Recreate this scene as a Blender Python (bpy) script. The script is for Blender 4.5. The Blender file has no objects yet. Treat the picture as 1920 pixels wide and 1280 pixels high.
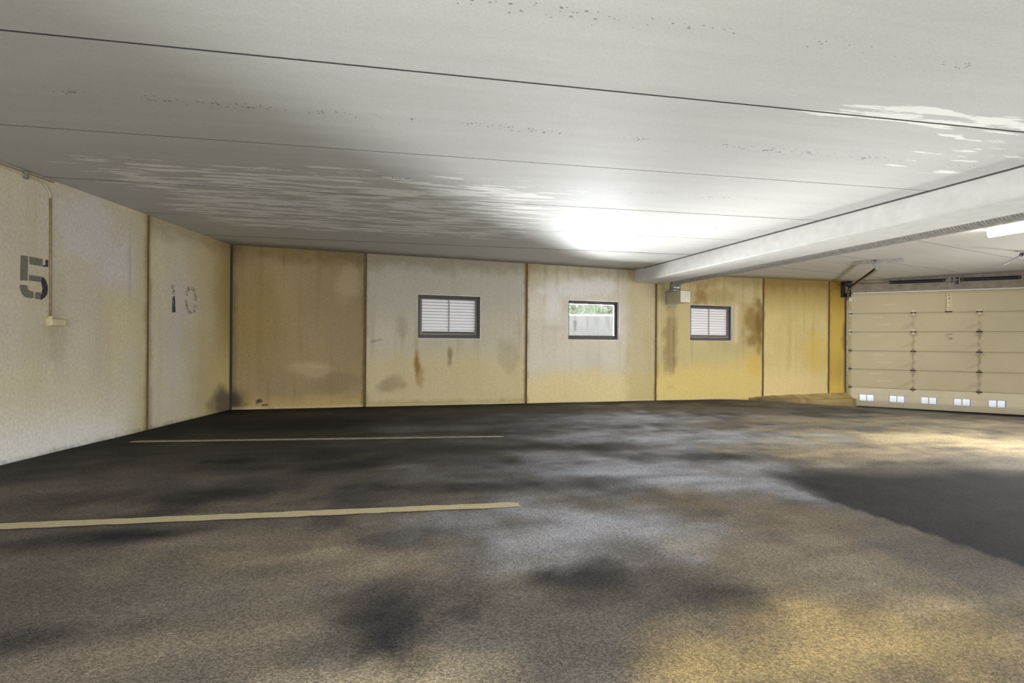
import bpy, math, random
import numpy as np

# ------------------------------------------------------------------ scene, camera, light
sc = bpy.context.scene
COL = sc.collection
ZC = 1.2                                   # camera height above the datum
rad = math.radians

cam_d = bpy.data.cameras.new('camera')
cam_d.sensor_fit = 'HORIZONTAL'
cam_d.sensor_width = 36.0
cam_d.lens = 36.0 * 860.0 / 1920.0
cam_d.clip_start = 0.05
cam_d.clip_end = 300
cam = bpy.data.objects.new('camera', cam_d)
COL.objects.link(cam)
cam.location = (0, 0, ZC)
cam.rotation_mode = 'QUATERNION'
from mathutils import Quaternion, Vector, Matrix
cam.rotation_quaternion = Quaternion((0, 1, 0), rad(-0.4)) @ Quaternion((1, 0, 0), rad(90))
sc.camera = cam

world = bpy.data.worlds.new('overcast_sky')
sc.world = world
world.use_nodes = True
bg = world.node_tree.nodes['Background']
bg.inputs[0].default_value = (0.96, 0.98, 1.0, 1)
bg.inputs[1].default_value = 1.9

sc.view_settings.view_transform = 'Standard'
sc.view_settings.look = 'None'
sc.view_settings.gamma = 1.0
sc.view_settings.use_curve_mapping = False
sc.view_settings.exposure = 0.0
sc.cycles.max_bounces = 10
sc.cycles.diffuse_bounces = 6
sc.cycles.transparent_max_bounces = 12
sc.cycles.sample_clamp_indirect = 6.0
sc.cycles.caustics_reflective = False
sc.cycles.caustics_refractive = False


def area_light(name, loc, target, sx, sy, power, color=(1, 1, 1), spread=180):
    d = bpy.data.lights.new(name, 'AREA')
    d.shape = 'RECTANGLE'
    d.size, d.size_y = sx, sy
    d.energy = power
    d.color = color
    d.spread = rad(spread)
    o = bpy.data.objects.new(name, d)
    COL.objects.link(o)
    o.location = Vector(loc) + Vector((0, 0, ZC))
    v = Vector(target) - Vector(loc)
    o.rotation_euler = v.to_track_quat('-Z', 'Y').to_euler()
    return o


# added area lights outside the middle window, standing in for daylight off the ground
for lx, ly, pw in ((2.6, 11.2, 230), (1.4, 11.5, 230), (3.9, 11.3, 230), (3.1, 12.4, 300), (1.0, 12.3, 300),
                   (5.2, 12.2, 300), (2.4, 10.8, 130), (1.4, 10.5, 110), (3.5, 11.1, 170)):
    area_light('bounce_fill', (lx, ly, 0.12), (1.95, 9.55, 0.46), 1.2, 0.5, pw, (1.0, 1.0, 1.0), 60 if ly > 11 else 110)
# added unseen fill lights aimed at the ceiling, behind the camera and at right
area_light('ceiling_fill_rear', (0.5, -3.5, -0.9), (0.8, 4.5, 1.55), 7.0, 1.5, 590, (1.0, 0.99, 0.97))
area_light('ceiling_fill_right', (7.4, 4.6, -1.15), (2.0, 6.8, 1.75), 1.2, 0.6, 50, (1.0, 0.99, 0.97), 100)
area_light('ceiling_fill_door', (10.6, 6.4, -1.25), (7.0, 7.4, 1.6), 1.5, 1.0, 170, (1.0, 0.98, 0.94), 140)
area_light('ceiling_fill_left', (-2.8, -1.6, -0.95), (4.6, 5.6, 1.5), 1.5, 0.6, 70, (1.0, 0.99, 0.97), 70)
# fluorescent lamps of the garage outside the frame (right of the beam and behind the camera)
area_light('lamp_light_right', (7.0, 4.9, 1.44), (7.0, 4.9, 0), 0.15, 1.5, 210, (1.0, 0.96, 0.89))
area_light('lamp_light_rear', (1.2, -1.6, 1.47), (1.2, -1.6, 0), 0.2, 1.5, 120, (1.0, 0.97, 0.92))


# ------------------------------------------------------------------ frames of the walls (plan geometry)
class Frame:
    def __init__(self, o, ang, n):
        self.o = np.array(o, float)
        self.d = np.array((math.cos(ang), math.sin(ang)))
        self.n = np.array(n, float)
        self.n /= np.linalg.norm(self.n)
        self.ang = ang

    def p(self, s, n, z):
        q = self.o + self.d * s + self.n * n
        return (q[0], q[1], z)

    def rot(self):
        # matrix whose columns are along, normal, up
        return Matrix(((self.d[0], self.n[0], 0), (self.d[1], self.n[1], 0), (0, 0, 1)))


A = (-4.618, 7.516)
aB = math.atan(0.325)
FB = Frame(A, aB, (math.sin(aB), -math.cos(aB)))
aL = math.atan2(-1, 0.0279)
FL = Frame(A, aL, (1, 0.0279))
P0 = FB.o + FB.d * 14.0
aD = rad(-26)
FD = Frame(P0, aD, (math.sin(aD), -math.cos(aD)))
BEAM_N = np.array((0.958, 0.287)); BEAM_N /= np.linalg.norm(BEAM_N)
BEAM_D = np.array((BEAM_N[1], -BEAM_N[0]))         # towards the camera
FW = Frame((0, 0), 0, (0, 1))                      # world frame: s=x, n=y
FBe = Frame(BEAM_N * 5.36, math.atan2(BEAM_D[1], BEAM_D[0]), BEAM_N)    # s towards camera, n away to the right
HC = 1.55
BEAM_Z = 1.286


def ceil_right(x, y):
    return 1.547 + 0.0222 * (x - 6.0) - 0.0114 * (y - 10.93)


def floorz(x, y):
    d = np.maximum(0, -((x - P0[0]) * (-FD.d[1]) + (y - P0[1]) * FD.d[0]))
    t = np.clip(1 - d / 3.0, 0, 1)
    e = t * t * (3 - 2 * t)
    return -1.15 - 0.0135 * (x + 4.6) - 0.006 * (y - 7.5) - 0.24 * e


# ------------------------------------------------------------------ numpy noise
def _h(ix, iy, seed):
    v = np.sin(ix * 127.1 + iy * 311.7 + seed * 74.7) * 43758.5453
    return v - np.floor(v)


def vnoise(x, y, seed=0):
    x = np.asarray(x, float); y = np.asarray(y, float)
    ix, iy = np.floor(x), np.floor(y)
    fx, fy = x - ix, y - iy
    fx = fx * fx * (3 - 2 * fx); fy = fy * fy * (3 - 2 * fy)
    a = _h(ix, iy, seed); b = _h(ix + 1, iy, seed); c = _h(ix, iy + 1, seed); d = _h(ix + 1, iy + 1, seed)
    return (a * (1 - fx) + b * fx) * (1 - fy) + (c * (1 - fx) + d * fx) * fy


def fbm(x, y, seed=0, oct=4):
    s, a, t = 0, 0.5, 0
    for i in range(oct):
        s = s + a * vnoise(x * 2 ** i, y * 2 ** i, seed + i * 13)
        t += a; a *= 0.5
    return s / t


def sm(e0, e1, x):
    t = np.clip((x - e0) / (e1 - e0), 0, 1)
    return t * t * (3 - 2 * t)


def blob(x, y, cx, cy, rx, ry, ang=0, wob=0.5, seed=1, freq=3.0, soft=0.6):
    c, s = math.cos(rad(ang)), math.sin(rad(ang))
    u = ((x - cx) * c + (y - cy) * s) / rx
    v = (-(x - cx) * s + (y - cy) * c) / ry
    d = np.sqrt(u * u + v * v) + wob * (fbm(x * freq, y * freq, seed) - 0.5) * 2
    return 1 - sm(1 - soft, 1 + soft * 0.4, d)


def lin(c):
    c = np.asarray(c, float) / 255.0
    return np.where(c <= 0.04045, c / 12.92, ((c + 0.055) / 1.055) ** 2.4)


def mixc(col, c, m):
    m = np.clip(m, 0, 1)[..., None]
    return col * (1 - m) + np.asarray(c) * m


# ------------------------------------------------------------------ materials
def new_mat(name):
    m = bpy.data.materials.new(name)
    m.use_nodes = True
    nt = m.node_tree
    return m, nt, nt.nodes['Principled BSDF']


def N(nt, t, **kw):
    n = nt.nodes.new(t)
    for k, v in kw.items():
        setattr(n, k, v)
    return n


def plain(name, rgb, rough=0.6, metal=0.0, var=0.12, scale=14.0, bump=0.0, spec=0.5):
    m, nt, b = new_mat(name)
    c = lin(rgb)
    geo = N(nt, 'ShaderNodeNewGeometry')
    nz = N(nt, 'ShaderNodeTexNoise')
    nz.inputs['Scale'].default_value = scale
    nz.inputs['Detail'].default_value = 5
    nt.links.new(geo.outputs['Position'], nz.inputs['Vector'])
    rp = N(nt, 'ShaderNodeValToRGB')
    rp.color_ramp.elements[0].position = 0.3
    rp.color_ramp.elements[1].position = 0.7
    rp.color_ramp.elements[0].color = (*(c * (1 - var)), 1)
    rp.color_ramp.elements[1].color = (*np.minimum(c * (1 + var), 1), 1)
    nt.links.new(nz.outputs['Fac'], rp.inputs[0])
    nt.links.new(rp.outputs[0], b.inputs['Base Color'])
    b.inputs['Roughness'].default_value = rough
    b.inputs['Metallic'].default_value = metal
    b.inputs['Specular IOR Level'].default_value = spec
    if bump:
        bp = N(nt, 'ShaderNodeBump')
        bp.inputs['Strength'].default_value = bump
        bp.inputs['Distance'].default_value = 0.01
        nt.links.new(nz.outputs['Fac'], bp.inputs['Height'])
        nt.links.new(bp.outputs[0], b.inputs['Normal'])
    return m


def attr_mat(name, rough, fine_scale, fine_amt, bump, bump_dist, streak=False, spec=0.3, speck=0.0):
    """surface whose stains come from the mesh attribute Col; the shader adds grain and relief"""
    m, nt, b = new_mat(name)
    at = N(nt, 'ShaderNodeAttribute', attribute_name='Col')
    geo = N(nt, 'ShaderNodeNewGeometry')
    nz = N(nt, 'ShaderNodeTexNoise')
    nz.inputs['Scale'].default_value = fine_scale
    nz.inputs['Detail'].default_value = 6
    nz.inputs['Roughness'].default_value = 0.65
    src = geo.outputs['Position']
    if streak:
        mp = N(nt, 'ShaderNodeMapping')
        mp.inputs['Scale'].default_value = (1, 1, 0.6)
        nt.links.new(src, mp.inputs['Vector'])
        src = mp.outputs[0]
    nt.links.new(src, nz.inputs['Vector'])
    mr = N(nt, 'ShaderNodeMapRange')
    mr.inputs['From Min'].default_value = 0.3
    mr.inputs['From Max'].default_value = 0.7
    mr.inputs['To Min'].default_value = 1 - fine_amt
    mr.inputs['To Max'].default_value = 1 + fine_amt
    nt.links.new(nz.outputs['Fac'], mr.inputs['Value'])
    ml = N(nt, 'ShaderNodeMix', data_type='RGBA', blend_type='MULTIPLY')
    ml.inputs['Factor'].default_value = 1
    nt.links.new(at.outputs['Color'], ml.inputs['A'])
    nt.links.new(mr.outputs[0], ml.inputs['B'])
    out = ml.outputs['Result']
    if speck:
        vo = N(nt, 'ShaderNodeTexVoronoi')
        vo.inputs['Scale'].default_value = 150
        nt.links.new(geo.outputs['Position'], vo.inputs['Vector'])
        m2 = N(nt, 'ShaderNodeMapRange')
        m2.inputs['From Min'].default_value = 0.0
        m2.inputs['From Max'].default_value = 1.0
        m2.inputs['To Min'].default_value = 1 - speck
        m2.inputs['To Max'].default_value = 1 + speck
        sep = N(nt, 'ShaderNodeSeparateColor')
        nt.links.new(vo.outputs['Color'], sep.inputs[0])
        nt.links.new(sep.outputs[0], m2.inputs['Value'])
        ml2 = N(nt, 'ShaderNodeMix', data_type='RGBA', blend_type='MULTIPLY')
        ml2.inputs['Factor'].default_value = 1
        nt.links.new(out, ml2.inputs['A'])
        nt.links.new(m2.outputs[0], ml2.inputs['B'])
        out = ml2.outputs['Result']
    nt.links.new(out, b.inputs['Base Color'])
    b.inputs['Roughness'].default_value = rough
    b.inputs['Specular IOR Level'].default_value = spec
    nb = N(nt, 'ShaderNodeTexNoise')
    nb.inputs['Scale'].default_value = fine_scale * 2.2
    nb.inputs['Detail'].default_value = 4
    nt.links.new(geo.outputs['Position'], nb.inputs['Vector'])
    bp = N(nt, 'ShaderNodeBump')
    bp.inputs['Strength'].default_value = bump
    bp.inputs['Distance'].default_value = bump_dist
    nt.links.new(nb.outputs['Fac'], bp.inputs['Height'])
    nt.links.new(bp.outputs[0], b.inputs['Normal'])
    return m


def ceiling_mat(name, ang, pits=True, peel=1.0, base=(188, 187, 183), grime_shade=(112, 108, 98)):
    """painted hollow-core slab: faint form streaks, flaked lighter streaks, rows of pits along mid-slab"""
    m, nt, b = new_mat(name)
    L = nt.links.new
    geo = N(nt, 'ShaderNodeNewGeometry')
    vr = N(nt, 'ShaderNodeVectorRotate', rotation_type='Z_AXIS')
    vr.inputs['Angle'].default_value = -ang
    L(geo.outputs['Position'], vr.inputs['Vector'])
    sep = N(nt, 'ShaderNodeSeparateXYZ')
    L(vr.outputs[0], sep.inputs[0])

    def math_(op, a, bb=None, clamp=False):
        n = N(nt, 'ShaderNodeMath', operation=op, use_clamp=clamp)
        for i, v in enumerate((a, bb)):
            if v is None:
                continue
            if isinstance(v, (int, float)):
                n.inputs[i].default_value = v
            else:
                L(v, n.inputs[i])
        return n.outputs[0]

    def noise(sx, sy, scale, detail=4, rough=0.55):
        mp = N(nt, 'ShaderNodeMapping')
        mp.inputs['Scale'].default_value = (sx, sy, 1)
        L(vr.outputs[0], mp.inputs['Vector'])
        n = N(nt, 'ShaderNodeTexNoise')
        n.inputs['Scale'].default_value = scale
        n.inputs['Detail'].default_value = detail
        n.inputs['Roughness'].default_value = rough
        L(mp.outputs[0], n.inputs['Vector'])
        return n.outputs['Fac']

    def rng(v, a, bb, c=0.0, d=1.0, smooth=True):
        n = N(nt, 'ShaderNodeMapRange', interpolation_type='SMOOTHSTEP' if smooth else 'LINEAR')
        n.inputs['From Min'].default_value = a
        n.inputs['From Max'].default_value = bb
        n.inputs['To Min'].default_value = c
        n.inputs['To Max'].default_value = d
        L(v, n.inputs['Value'])
        return n.outputs[0]

    def mix(a, bb, f, blend='MIX'):
        n = N(nt, 'ShaderNodeMix', data_type='RGBA', blend_type=blend)
        for k, v in (('A', a), ('B', bb), ('Factor', f)):
            if isinstance(v, tuple):
                n.inputs[k].default_value = v
            elif isinstance(v, (int, float)):
                n.inputs[k].default_value = v
            else:
                L(v, n.inputs[k])
        return n.outputs['Result']
    X, Y = sep.outputs[0], sep.outputs[1]
    c0 = lin(base)
    streak = rng(noise(0.5, 5.0, 1.6, 4), 0.3, 0.7, 0.965, 1.03)
    grain = rng(noise(1, 1, 90, 3), 0.3, 0.7, 0.955, 1.045)
    col = mix((*c0, 1), streak, 1.0, 'MULTIPLY')
    col = mix(col, grain, 1.0, 'MULTIPLY')
    # flaked paint, lighter, running along the slab
    fl = noise(1.0, 9.0, 1.5, 9, 0.66)
    if peel:
        reg1 = math_('MULTIPLY', rng(Y, 3.7, 4.7), rng(Y, 7.6, 6.6))
        reg1 = math_('MULTIPLY', reg1, rng(X, -4.4, -2.6))
        reg1 = math_('MULTIPLY', reg1, rng(X, 3.6, 0.6))
        edge = math_('MULTIPLY', rng(Y, 2.35, 2.6), rng(Y, 2.85, 2.72))
        edge = math_('MULTIPLY', edge, rng(X, 1.2, 2.6))
        reg2 = math_('MULTIPLY', rng(X, 3.0, 3.9), rng(Y, 2.0, 2.8))
        reg2 = math_('MULTIPLY', reg2, rng(Y, 4.3, 3.2, 0, 0.8))
        reg = math_('MAXIMUM', reg1, math_('MAXIMUM', edge, reg2))
        thr = rng(reg, 0, 1, 0.86, 0.485, False)
        pe = math_('SUBTRACT', fl, thr)
        pe = rng(pe, 0.0, 0.03, 0, peel)
        col = mix(col, (*lin((228, 227, 221)), 1), pe)
    if pits:
        fr = math_('FRACT', math_('DIVIDE', math_('SUBTRACT', Y, 2.70), 1.193))
        band = rng(math_('ABSOLUTE', math_('SUBTRACT', fr, 0.5)), 0.0, 0.075, 1, 0)
        vo = N(nt, 'ShaderNodeTexVoronoi')
        vo.inputs['Scale'].default_value = 42
        mp = N(nt, 'ShaderNodeMapping')
        mp.inputs['Scale'].default_value = (0.8, 1.5, 0.0)
        L(vr.outputs[0], mp.inputs['Vector'])
        L(mp.outputs[0], vo.inputs['Vector'])
        brk = rng(noise(1, 1, 2.2, 3), 0.36, 0.6)
        sc_ = N(nt, 'ShaderNodeSeparateColor')
        L(vo.outputs['Color'], sc_.inputs[0])
        some = rng(sc_.outputs[0], 0.3, 0.9, 0.0, 0.5)
        size = math_('MULTIPLY', math_('MULTIPLY', band, brk), some)
        pit = math_('LESS_THAN', vo.outputs['Distance'], size)
        col = mix(col, (0.10, 0.10, 0.095, 1), math_('MULTIPLY', pit, 0.75))
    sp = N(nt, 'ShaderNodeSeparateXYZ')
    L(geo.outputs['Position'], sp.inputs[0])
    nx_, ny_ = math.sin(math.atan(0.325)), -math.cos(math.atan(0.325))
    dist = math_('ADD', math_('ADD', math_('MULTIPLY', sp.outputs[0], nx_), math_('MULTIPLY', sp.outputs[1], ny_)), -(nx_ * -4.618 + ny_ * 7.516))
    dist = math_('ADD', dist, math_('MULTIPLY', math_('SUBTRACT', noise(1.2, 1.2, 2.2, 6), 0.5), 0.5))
    col = mix(col, (*lin(grime_shade), 1), rng(dist, 0.02, 0.55, 0.8, 0.0))  # edge grime near the back wall, with corner shade painted in
    L(col, b.inputs['Base Color'])
    b.inputs['Roughness'].default_value = 0.75
    b.inputs['Specular IOR Level'].default_value = 0.25
    bp = N(nt, 'ShaderNodeBump')
    bp.inputs['Strength'].default_value = 0.25
    bp.inputs['Distance'].default_value = 0.004
    L(noise(1, 1, 160, 3), bp.inputs['Height'])
    L(bp.outputs[0], b.inputs['Normal'])
    return m


def glass_mat():
    m = bpy.data.materials.new('window_glass')
    m.use_nodes = True
    nt = m.node_tree
    nt.nodes.clear()
    o = N(nt, 'ShaderNodeOutputMaterial')
    t = N(nt, 'ShaderNodeBsdfTransparent')
    t.inputs[0].default_value = (0.93, 0.95, 0.95, 1)
    g = N(nt, 'ShaderNodeBsdfGlossy')
    g.inputs['Roughness'].default_value = 0.02
    lw = N(nt, 'ShaderNodeFresnel')
    lw.inputs['IOR'].default_value = 1.45
    mx = N(nt, 'ShaderNodeMixShader')
    nt.links.new(lw.outputs[0], mx.inputs[0])
    nt.links.new(t.outputs[0], mx.inputs[1])
    nt.links.new(g.outputs[0], mx.inputs[2])
    nt.links.new(mx.outputs[0], o.inputs[0])
    return m


def worn_paint(name, rgb, lo, hi, scale=40, a=0.3, b=0.7):
    """paint worn thin: cover varies between lo and hi with a grainy pattern"""
    m, nt, bs = new_mat(name)
    out = nt.nodes['Material Output']
    bs.inputs['Base Color'].default_value = (*lin(rgb), 1)
    bs.inputs['Roughness'].default_value = 0.9
    geo = N(nt, 'ShaderNodeNewGeometry')
    nz = N(nt, 'ShaderNodeTexNoise')
    nz.inputs['Scale'].default_value = scale
    nz.inputs['Detail'].default_value = 8
    nz.inputs['Roughness'].default_value = 0.7
    nt.links.new(geo.outputs['Position'], nz.inputs['Vector'])
    mr = N(nt, 'ShaderNodeMapRange')
    mr.inputs['From Min'].default_value = a
    mr.inputs['From Max'].default_value = b
    mr.inputs['To Min'].default_value = lo
    mr.inputs['To Max'].default_value = hi
    nt.links.new(nz.outputs['Fac'], mr.inputs['Value'])
    tr = N(nt, 'ShaderNodeBsdfTransparent')
    mx = N(nt, 'ShaderNodeMixShader')
    nt.links.new(mr.outputs[0], mx.inputs[0])
    nt.links.new(tr.outputs[0], mx.inputs[1])
    nt.links.new(bs.outputs[0], mx.inputs[2])
    nt.links.new(mx.outputs[0], out.inputs[0])
    return m


M = {}
M['wall'] = attr_mat('stained_precast_concrete', 0.85, 55, 0.15, 0.25, 0.006, streak=True)
M['floor'] = attr_mat('asphalt', 0.78, 60, 0.20, 0.8, 0.008, spec=0.16, speck=0.36)
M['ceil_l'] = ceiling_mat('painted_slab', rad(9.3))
M['ceil_r'] = ceiling_mat('painted_slab_right', rad(27.0), pits=False, peel=0, grime_shade=(138, 126, 84))
M['beam'] = plain('painted_beam_concrete', (186, 185, 181), 0.75, var=0.07, scale=9, bump=0.3)
M['sealant'] = plain('joint_sealant', (104, 84, 52), 0.8, var=0.3, scale=20)
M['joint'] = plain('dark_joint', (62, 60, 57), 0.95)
M['core'] = plain('concrete_core', (120, 112, 96), 0.9)
M['frame'] = plain('dark_bronze_aluminium', (58, 52, 48), 0.45, 0.2, var=0.1)
M['sash'] = plain('grey_bronze_aluminium', (96, 90, 84), 0.4, 0.3, var=0.1)
M['reveal'] = plain('white_window_reveal', (244, 243, 240), 0.7, var=0.05)
M['glass'] = glass_mat()
M['slat'] = plain('white_slat', (248, 246, 250), 0.4, var=0.01)
M['gap_backing'] = plain('grey_gap_backing', (108, 106, 110), 0.9)
M['cord'] = plain('ladder_cord', (140, 136, 140), 0.7)
M['door'] = plain('cream_steel_door', (196, 184, 152), 0.55, var=0.05, scale=5)
M['door_a'] = attr_mat('cream_steel_door', 0.55, 40, 0.05, 0.1, 0.002)
M['door_low'] = plain('pale_cream_bottom_section', (214, 203, 174), 0.55, var=0.04, scale=5)
M['stile_d'] = plain('grimy_section_tongue', (92, 82, 60), 0.8, var=0.2)
M['stile'] = plain('yellowed_cream_stile', (186, 170, 112), 0.55, var=0.15)
M['dw'] = plain('white_plastic_window_frame', (214, 208, 206), 0.5, var=0.04)
M['rust'] = plain('dirty_hinge_steel', (62, 50, 36), 0.55, 0.4, var=0.35, scale=60)
M['hinge'] = plain('cream_hinge_leaf', (226, 215, 182), 0.5, 0.0, var=0.15, scale=60)
M['hinge_d'] = plain('greasy_hinge_leaf', (150, 136, 104), 0.5, 0.2, var=0.4, scale=60)
M['rubber'] = plain('black_rubber', (30, 28, 27), 0.8)
M['galv'] = plain('galvanised_steel', (150, 150, 150), 0.42, 0.7, var=0.15, scale=18)
M['galv_dark'] = plain('dull_galvanised_steel', (138, 137, 132), 0.5, 0.3, var=0.2, scale=25)
M['track'] = plain('dark_track_steel', (72, 65, 56), 0.4, 0.6, var=0.3, scale=20)
M['rail'] = plain('grey_track_steel', (118, 111, 102), 0.4, 0.5, var=0.25, scale=20)
M['spring'] = plain('dark_blue_spring_steel', (52, 54, 64), 0.45, 0.5, var=0.3, scale=30)
M['header'] = plain('grey_brown_header', (140, 130, 116), 0.8, var=0.22, scale=7, bump=0.3)
M['strip'] = plain('white_header_strip', (222, 219, 214), 0.5, var=0.05)
M['conduit'] = plain('wall_coloured_conduit', (190, 178, 146), 0.6, var=0.12)
M['conduit_d'] = plain('dirty_conduit', (150, 130, 88), 0.6, var=0.3, scale=30)
M['box'] = plain('beige_box_plastic', (198, 186, 152), 0.55, var=0.1)
M['lamp_body'] = plain('white_lamp_body', (235, 233, 228), 0.5, var=0.02)
M['yline'] = worn_paint('worn_yellow_line', (216, 203, 168), 0.70, 1.0, 60)
M['wline'] = worn_paint('worn_white_line', (196, 188, 168), 0.45, 0.95, 30)
M['num5'] = worn_paint('faded_grey_green_stencil', (112, 116, 106), 0.28, 0.52, 70)
M['num5d'] = worn_paint('dark_stencil', (64, 62, 68), 0.62, 0.9, 50)
M['num1'] = worn_paint('flaked_black_stencil', (58, 62, 56), 0.08, 0.85, 34, 0.38, 0.62)
M['num0'] = worn_paint('nearly_gone_stencil', (100, 96, 92), 0.02, 0.42, 30, 0.45, 0.72)
M['out_wall'] = plain('weathered_grey_concrete', (142, 142, 142), 0.9, var=0.22, scale=6)
M['out_cap'] = plain('pale_coping', (250, 250, 248), 0.8, var=0.02)
M['out_ground'] = plain('pale_outdoor_paving', (244, 244, 246), 0.9, var=0.05, scale=2)
M['leaf'] = plain('pale_foliage', (214, 220, 200), 0.8, var=0.22, scale=3)
M['trunk'] = plain('pale_bark', (150, 138, 120), 0.9, var=0.2)
M['house'] = plain('pale_house_wall', (226, 226, 226), 0.9, var=0.04)
M['roof'] = plain('blue_grey_roof', (150, 165, 182), 0.8, var=0.1)


def tube_mat():
    m, nt, b = new_mat('lit_diffuser')
    b.inputs['Base Color'].default_value = (0.9, 0.9, 0.88, 1)
    b.inputs['Emission Color'].default_value = (1.0, 0.96, 0.9, 1)
    b.inputs['Emission Strength'].default_value = 42.0
    return m


M['tube'] = tube_mat()


# ------------------------------------------------------------------ mesh builder and tagging
def setp(o, label=None, cat=None, group=None, kind=None):
    if label: o['label'] = label
    if cat: o['category'] = cat
    if group: o['group'] = group
    if kind: o['kind'] = kind
    return o


def empty(name, loc, label=None, cat=None, group=None, kind=None):
    o = bpy.data.objects.new(name, None)
    COL.objects.link(o)
    o.empty_display_size = 0.1
    o.location = (loc[0], loc[1], loc[2] + ZC)
    return setp(o, label, cat, group, kind)


def world_loc(o):
    v = Vector((0, 0, 0))
    while o is not None:
        v = v + o.location
        o = o.parent
    return v


class MB:
    def __init__(self):
        self.v = []; self.f = []; self.m = []; self.col = None; self.smooth = False

    def quad(self, a, b, c, d, mi=0):
        i = len(self.v)
        self.v += [a, b, c, d]
        self.f.append((i, i + 1, i + 2, i + 3)); self.m.append(mi)

    def poly(self, pts, mi=0):
        i = len(self.v)
        self.v += list(pts)
        self.f.append(tuple(range(i, i + len(pts)))); self.m.append(mi)

    def box(self, F, s0, s1, n0, n1, z0, z1, mi=0, c=0.0):
        """box in frame F, optionally with chamfered room-side edges (c)"""
        P = F.p
        if c <= 0:
            pts = [P(s, n, z) for z in (z0, z1) for n in (n0, n1) for s in (s0, s1)]
            i = len(self.v); self.v += pts
            for q in ((0, 2, 3, 1), (4, 5, 7, 6), (0, 1, 5, 4), (2, 6, 7, 3), (0, 4, 6, 2), (1, 3, 7, 5)):
                self.f.append(tuple(i + k for k in q)); self.m.append(mi)
            return
        i = len(self.v)
        self.v += [P(s0, n0, z0), P(s1, n0, z0), P(s1, n0, z1), P(s0, n0, z1)]
        self.v += [P(s0, n1 - c, z0), P(s1, n1 - c, z0), P(s1, n1 - c, z1), P(s0, n1 - c, z1)]
        self.v += [P(s0 + c, n1, z0 + c), P(s1 - c, n1, z0 + c), P(s1 - c, n1, z1 - c), P(s0 + c, n1, z1 - c)]
        fs = [(0, 1, 2, 3), (8, 9, 10, 11)]
        for k in range(4):
            k2 = (k + 1) % 4
            fs.append((k, k2, 4 + k2, 4 + k)); fs.append((4 + k, 4 + k2, 8 + k2, 8 + k))
        for q in fs:
            self.f.append(tuple(i + k for k in q)); self.m.append(mi)

    def prism(self, F, pts, n0, n1, mi=0):
        """polygon of (s,z) points extruded along the frame normal"""
        k = len(pts); i = len(self.v)
        self.v += [F.p(s, n0, z) for s, z in pts] + [F.p(s, n1, z) for s, z in pts]
        self.f.append(tuple(i + j for j in range(k))); self.m.append(mi)
        self.f.append(tuple(i + k + j for j in range(k))); self.m.append(mi)
        for j in range(k):
            j2 = (j + 1) % k
            self.f.append((i + j, i + j2, i + k + j2, i + k + j)); self.m.append(mi)

    def slab(self, pts, z0, z1, mi=0, zf=None):
        """plan polygon extruded in z; zf gives the lower height per point"""
        k = len(pts); i = len(self.v)
        lo = [(x, y, (zf(x, y) if zf else z0)) for x, y in pts]
        hi = [(x, y, (zf(x, y) + (z1 - z0) if zf else z1)) for x, y in pts]
        self.v += lo + hi
        self.f.append(tuple(i + j for j in range(k))); self.m.append(mi)
        self.f.append(tuple(i + k + j for j in range(k))); self.m.append(mi)
        for j in range(k):
            j2 = (j + 1) % k
            self.f.append((i + j, i + j2, i + k + j2, i + k + j)); self.m.append(mi)

    def tube(self, path, r, seg=10, mi=0, cap=True, rf=None):
        path = [Vector(p) for p in path]
        n = len(path)
        t0 = (path[1] - path[0]).normalized()
        ref = Vector((0, 0, 1)) if abs(t0.z) < 0.9 else Vector((1, 0, 0))
        u = t0.cross(ref).normalized()
        base = len(self.v)
        L = 0
        for i in range(n):
            if i == 0: t = path[1] - path[0]
            elif i == n - 1: t = path[-1] - path[-2]
            else: t = path[i + 1] - path[i - 1]
            t.normalize()
            u = (u - t * u.dot(t)).normalized()
            w = t.cross(u)
            if i: L += (path[i] - path[i - 1]).length
            for k in range(seg):
                a = 2 * math.pi * k / seg
                rr = rf(L, a) if rf else r
                q = path[i] + (u * math.cos(a) + w * math.sin(a)) * rr
                self.v.append((q.x, q.y, q.z))
        for i in range(n - 1):
            for k in range(seg):
                k2 = (k + 1) % seg
                self.f.append((base + i * seg + k, base + i * seg + k2, base + (i + 1) * seg + k2, base + (i + 1) * seg + k)); self.m.append(mi)
        if cap:
            self.f.append(tuple(base + k for k in range(seg))); self.m.append(mi)
            self.f.append(tuple(base + (n - 1) * seg + k for k in range(seg))); self.m.append(mi)

    def build(self, name, mat, parent=None, kind=None, label=None, cat=None, group=None, at=None, smooth=False):
        me = bpy.data.meshes.new(name)
        off = Vector((0, 0, 0))
        ploc = Vector((0, 0, 0))
        if parent is not None:
            ploc = world_loc(parent)
        if at is not None:
            off = Vector((at[0], at[1], at[2] + ZC))
        elif parent is not None:
            off = ploc
        vs = np.array(self.v, float)
        vs[:, 2] += ZC
        vs -= np.array(off)
        me.from_pydata(vs.tolist(), [], self.f)
        mats = mat if isinstance(mat, (list, tuple)) else [mat]
        for mm in mats:
            me.materials.append(mm)
        if len(mats) > 1:
            me.polygons.foreach_set('material_index', self.m)
        if smooth:
            me.polygons.foreach_set('use_smooth', [True] * len(self.f))
        if self.col is not None:
            at_ = me.attributes.new('Col', 'FLOAT_COLOR', 'POINT')
            c = np.ones((len(self.v), 4)); c[:, :3] = self.col
            at_.data.foreach_set('color', c.ravel())
        me.validate()
        fix_normals(me)
        o = bpy.data.objects.new(name, me)
        COL.objects.link(o)
        if parent is not None:
            o.parent = parent
        o.location = off - ploc
        return setp(o, label, cat, group, kind)


def fix_normals(me):
    import bmesh
    if len(me.polygons) > 60000:
        return
    b = bmesh.new(); b.from_mesh(me)
    bmesh.ops.recalc_face_normals(b, faces=b.faces)
    b.to_mesh(me); b.free()


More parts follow.
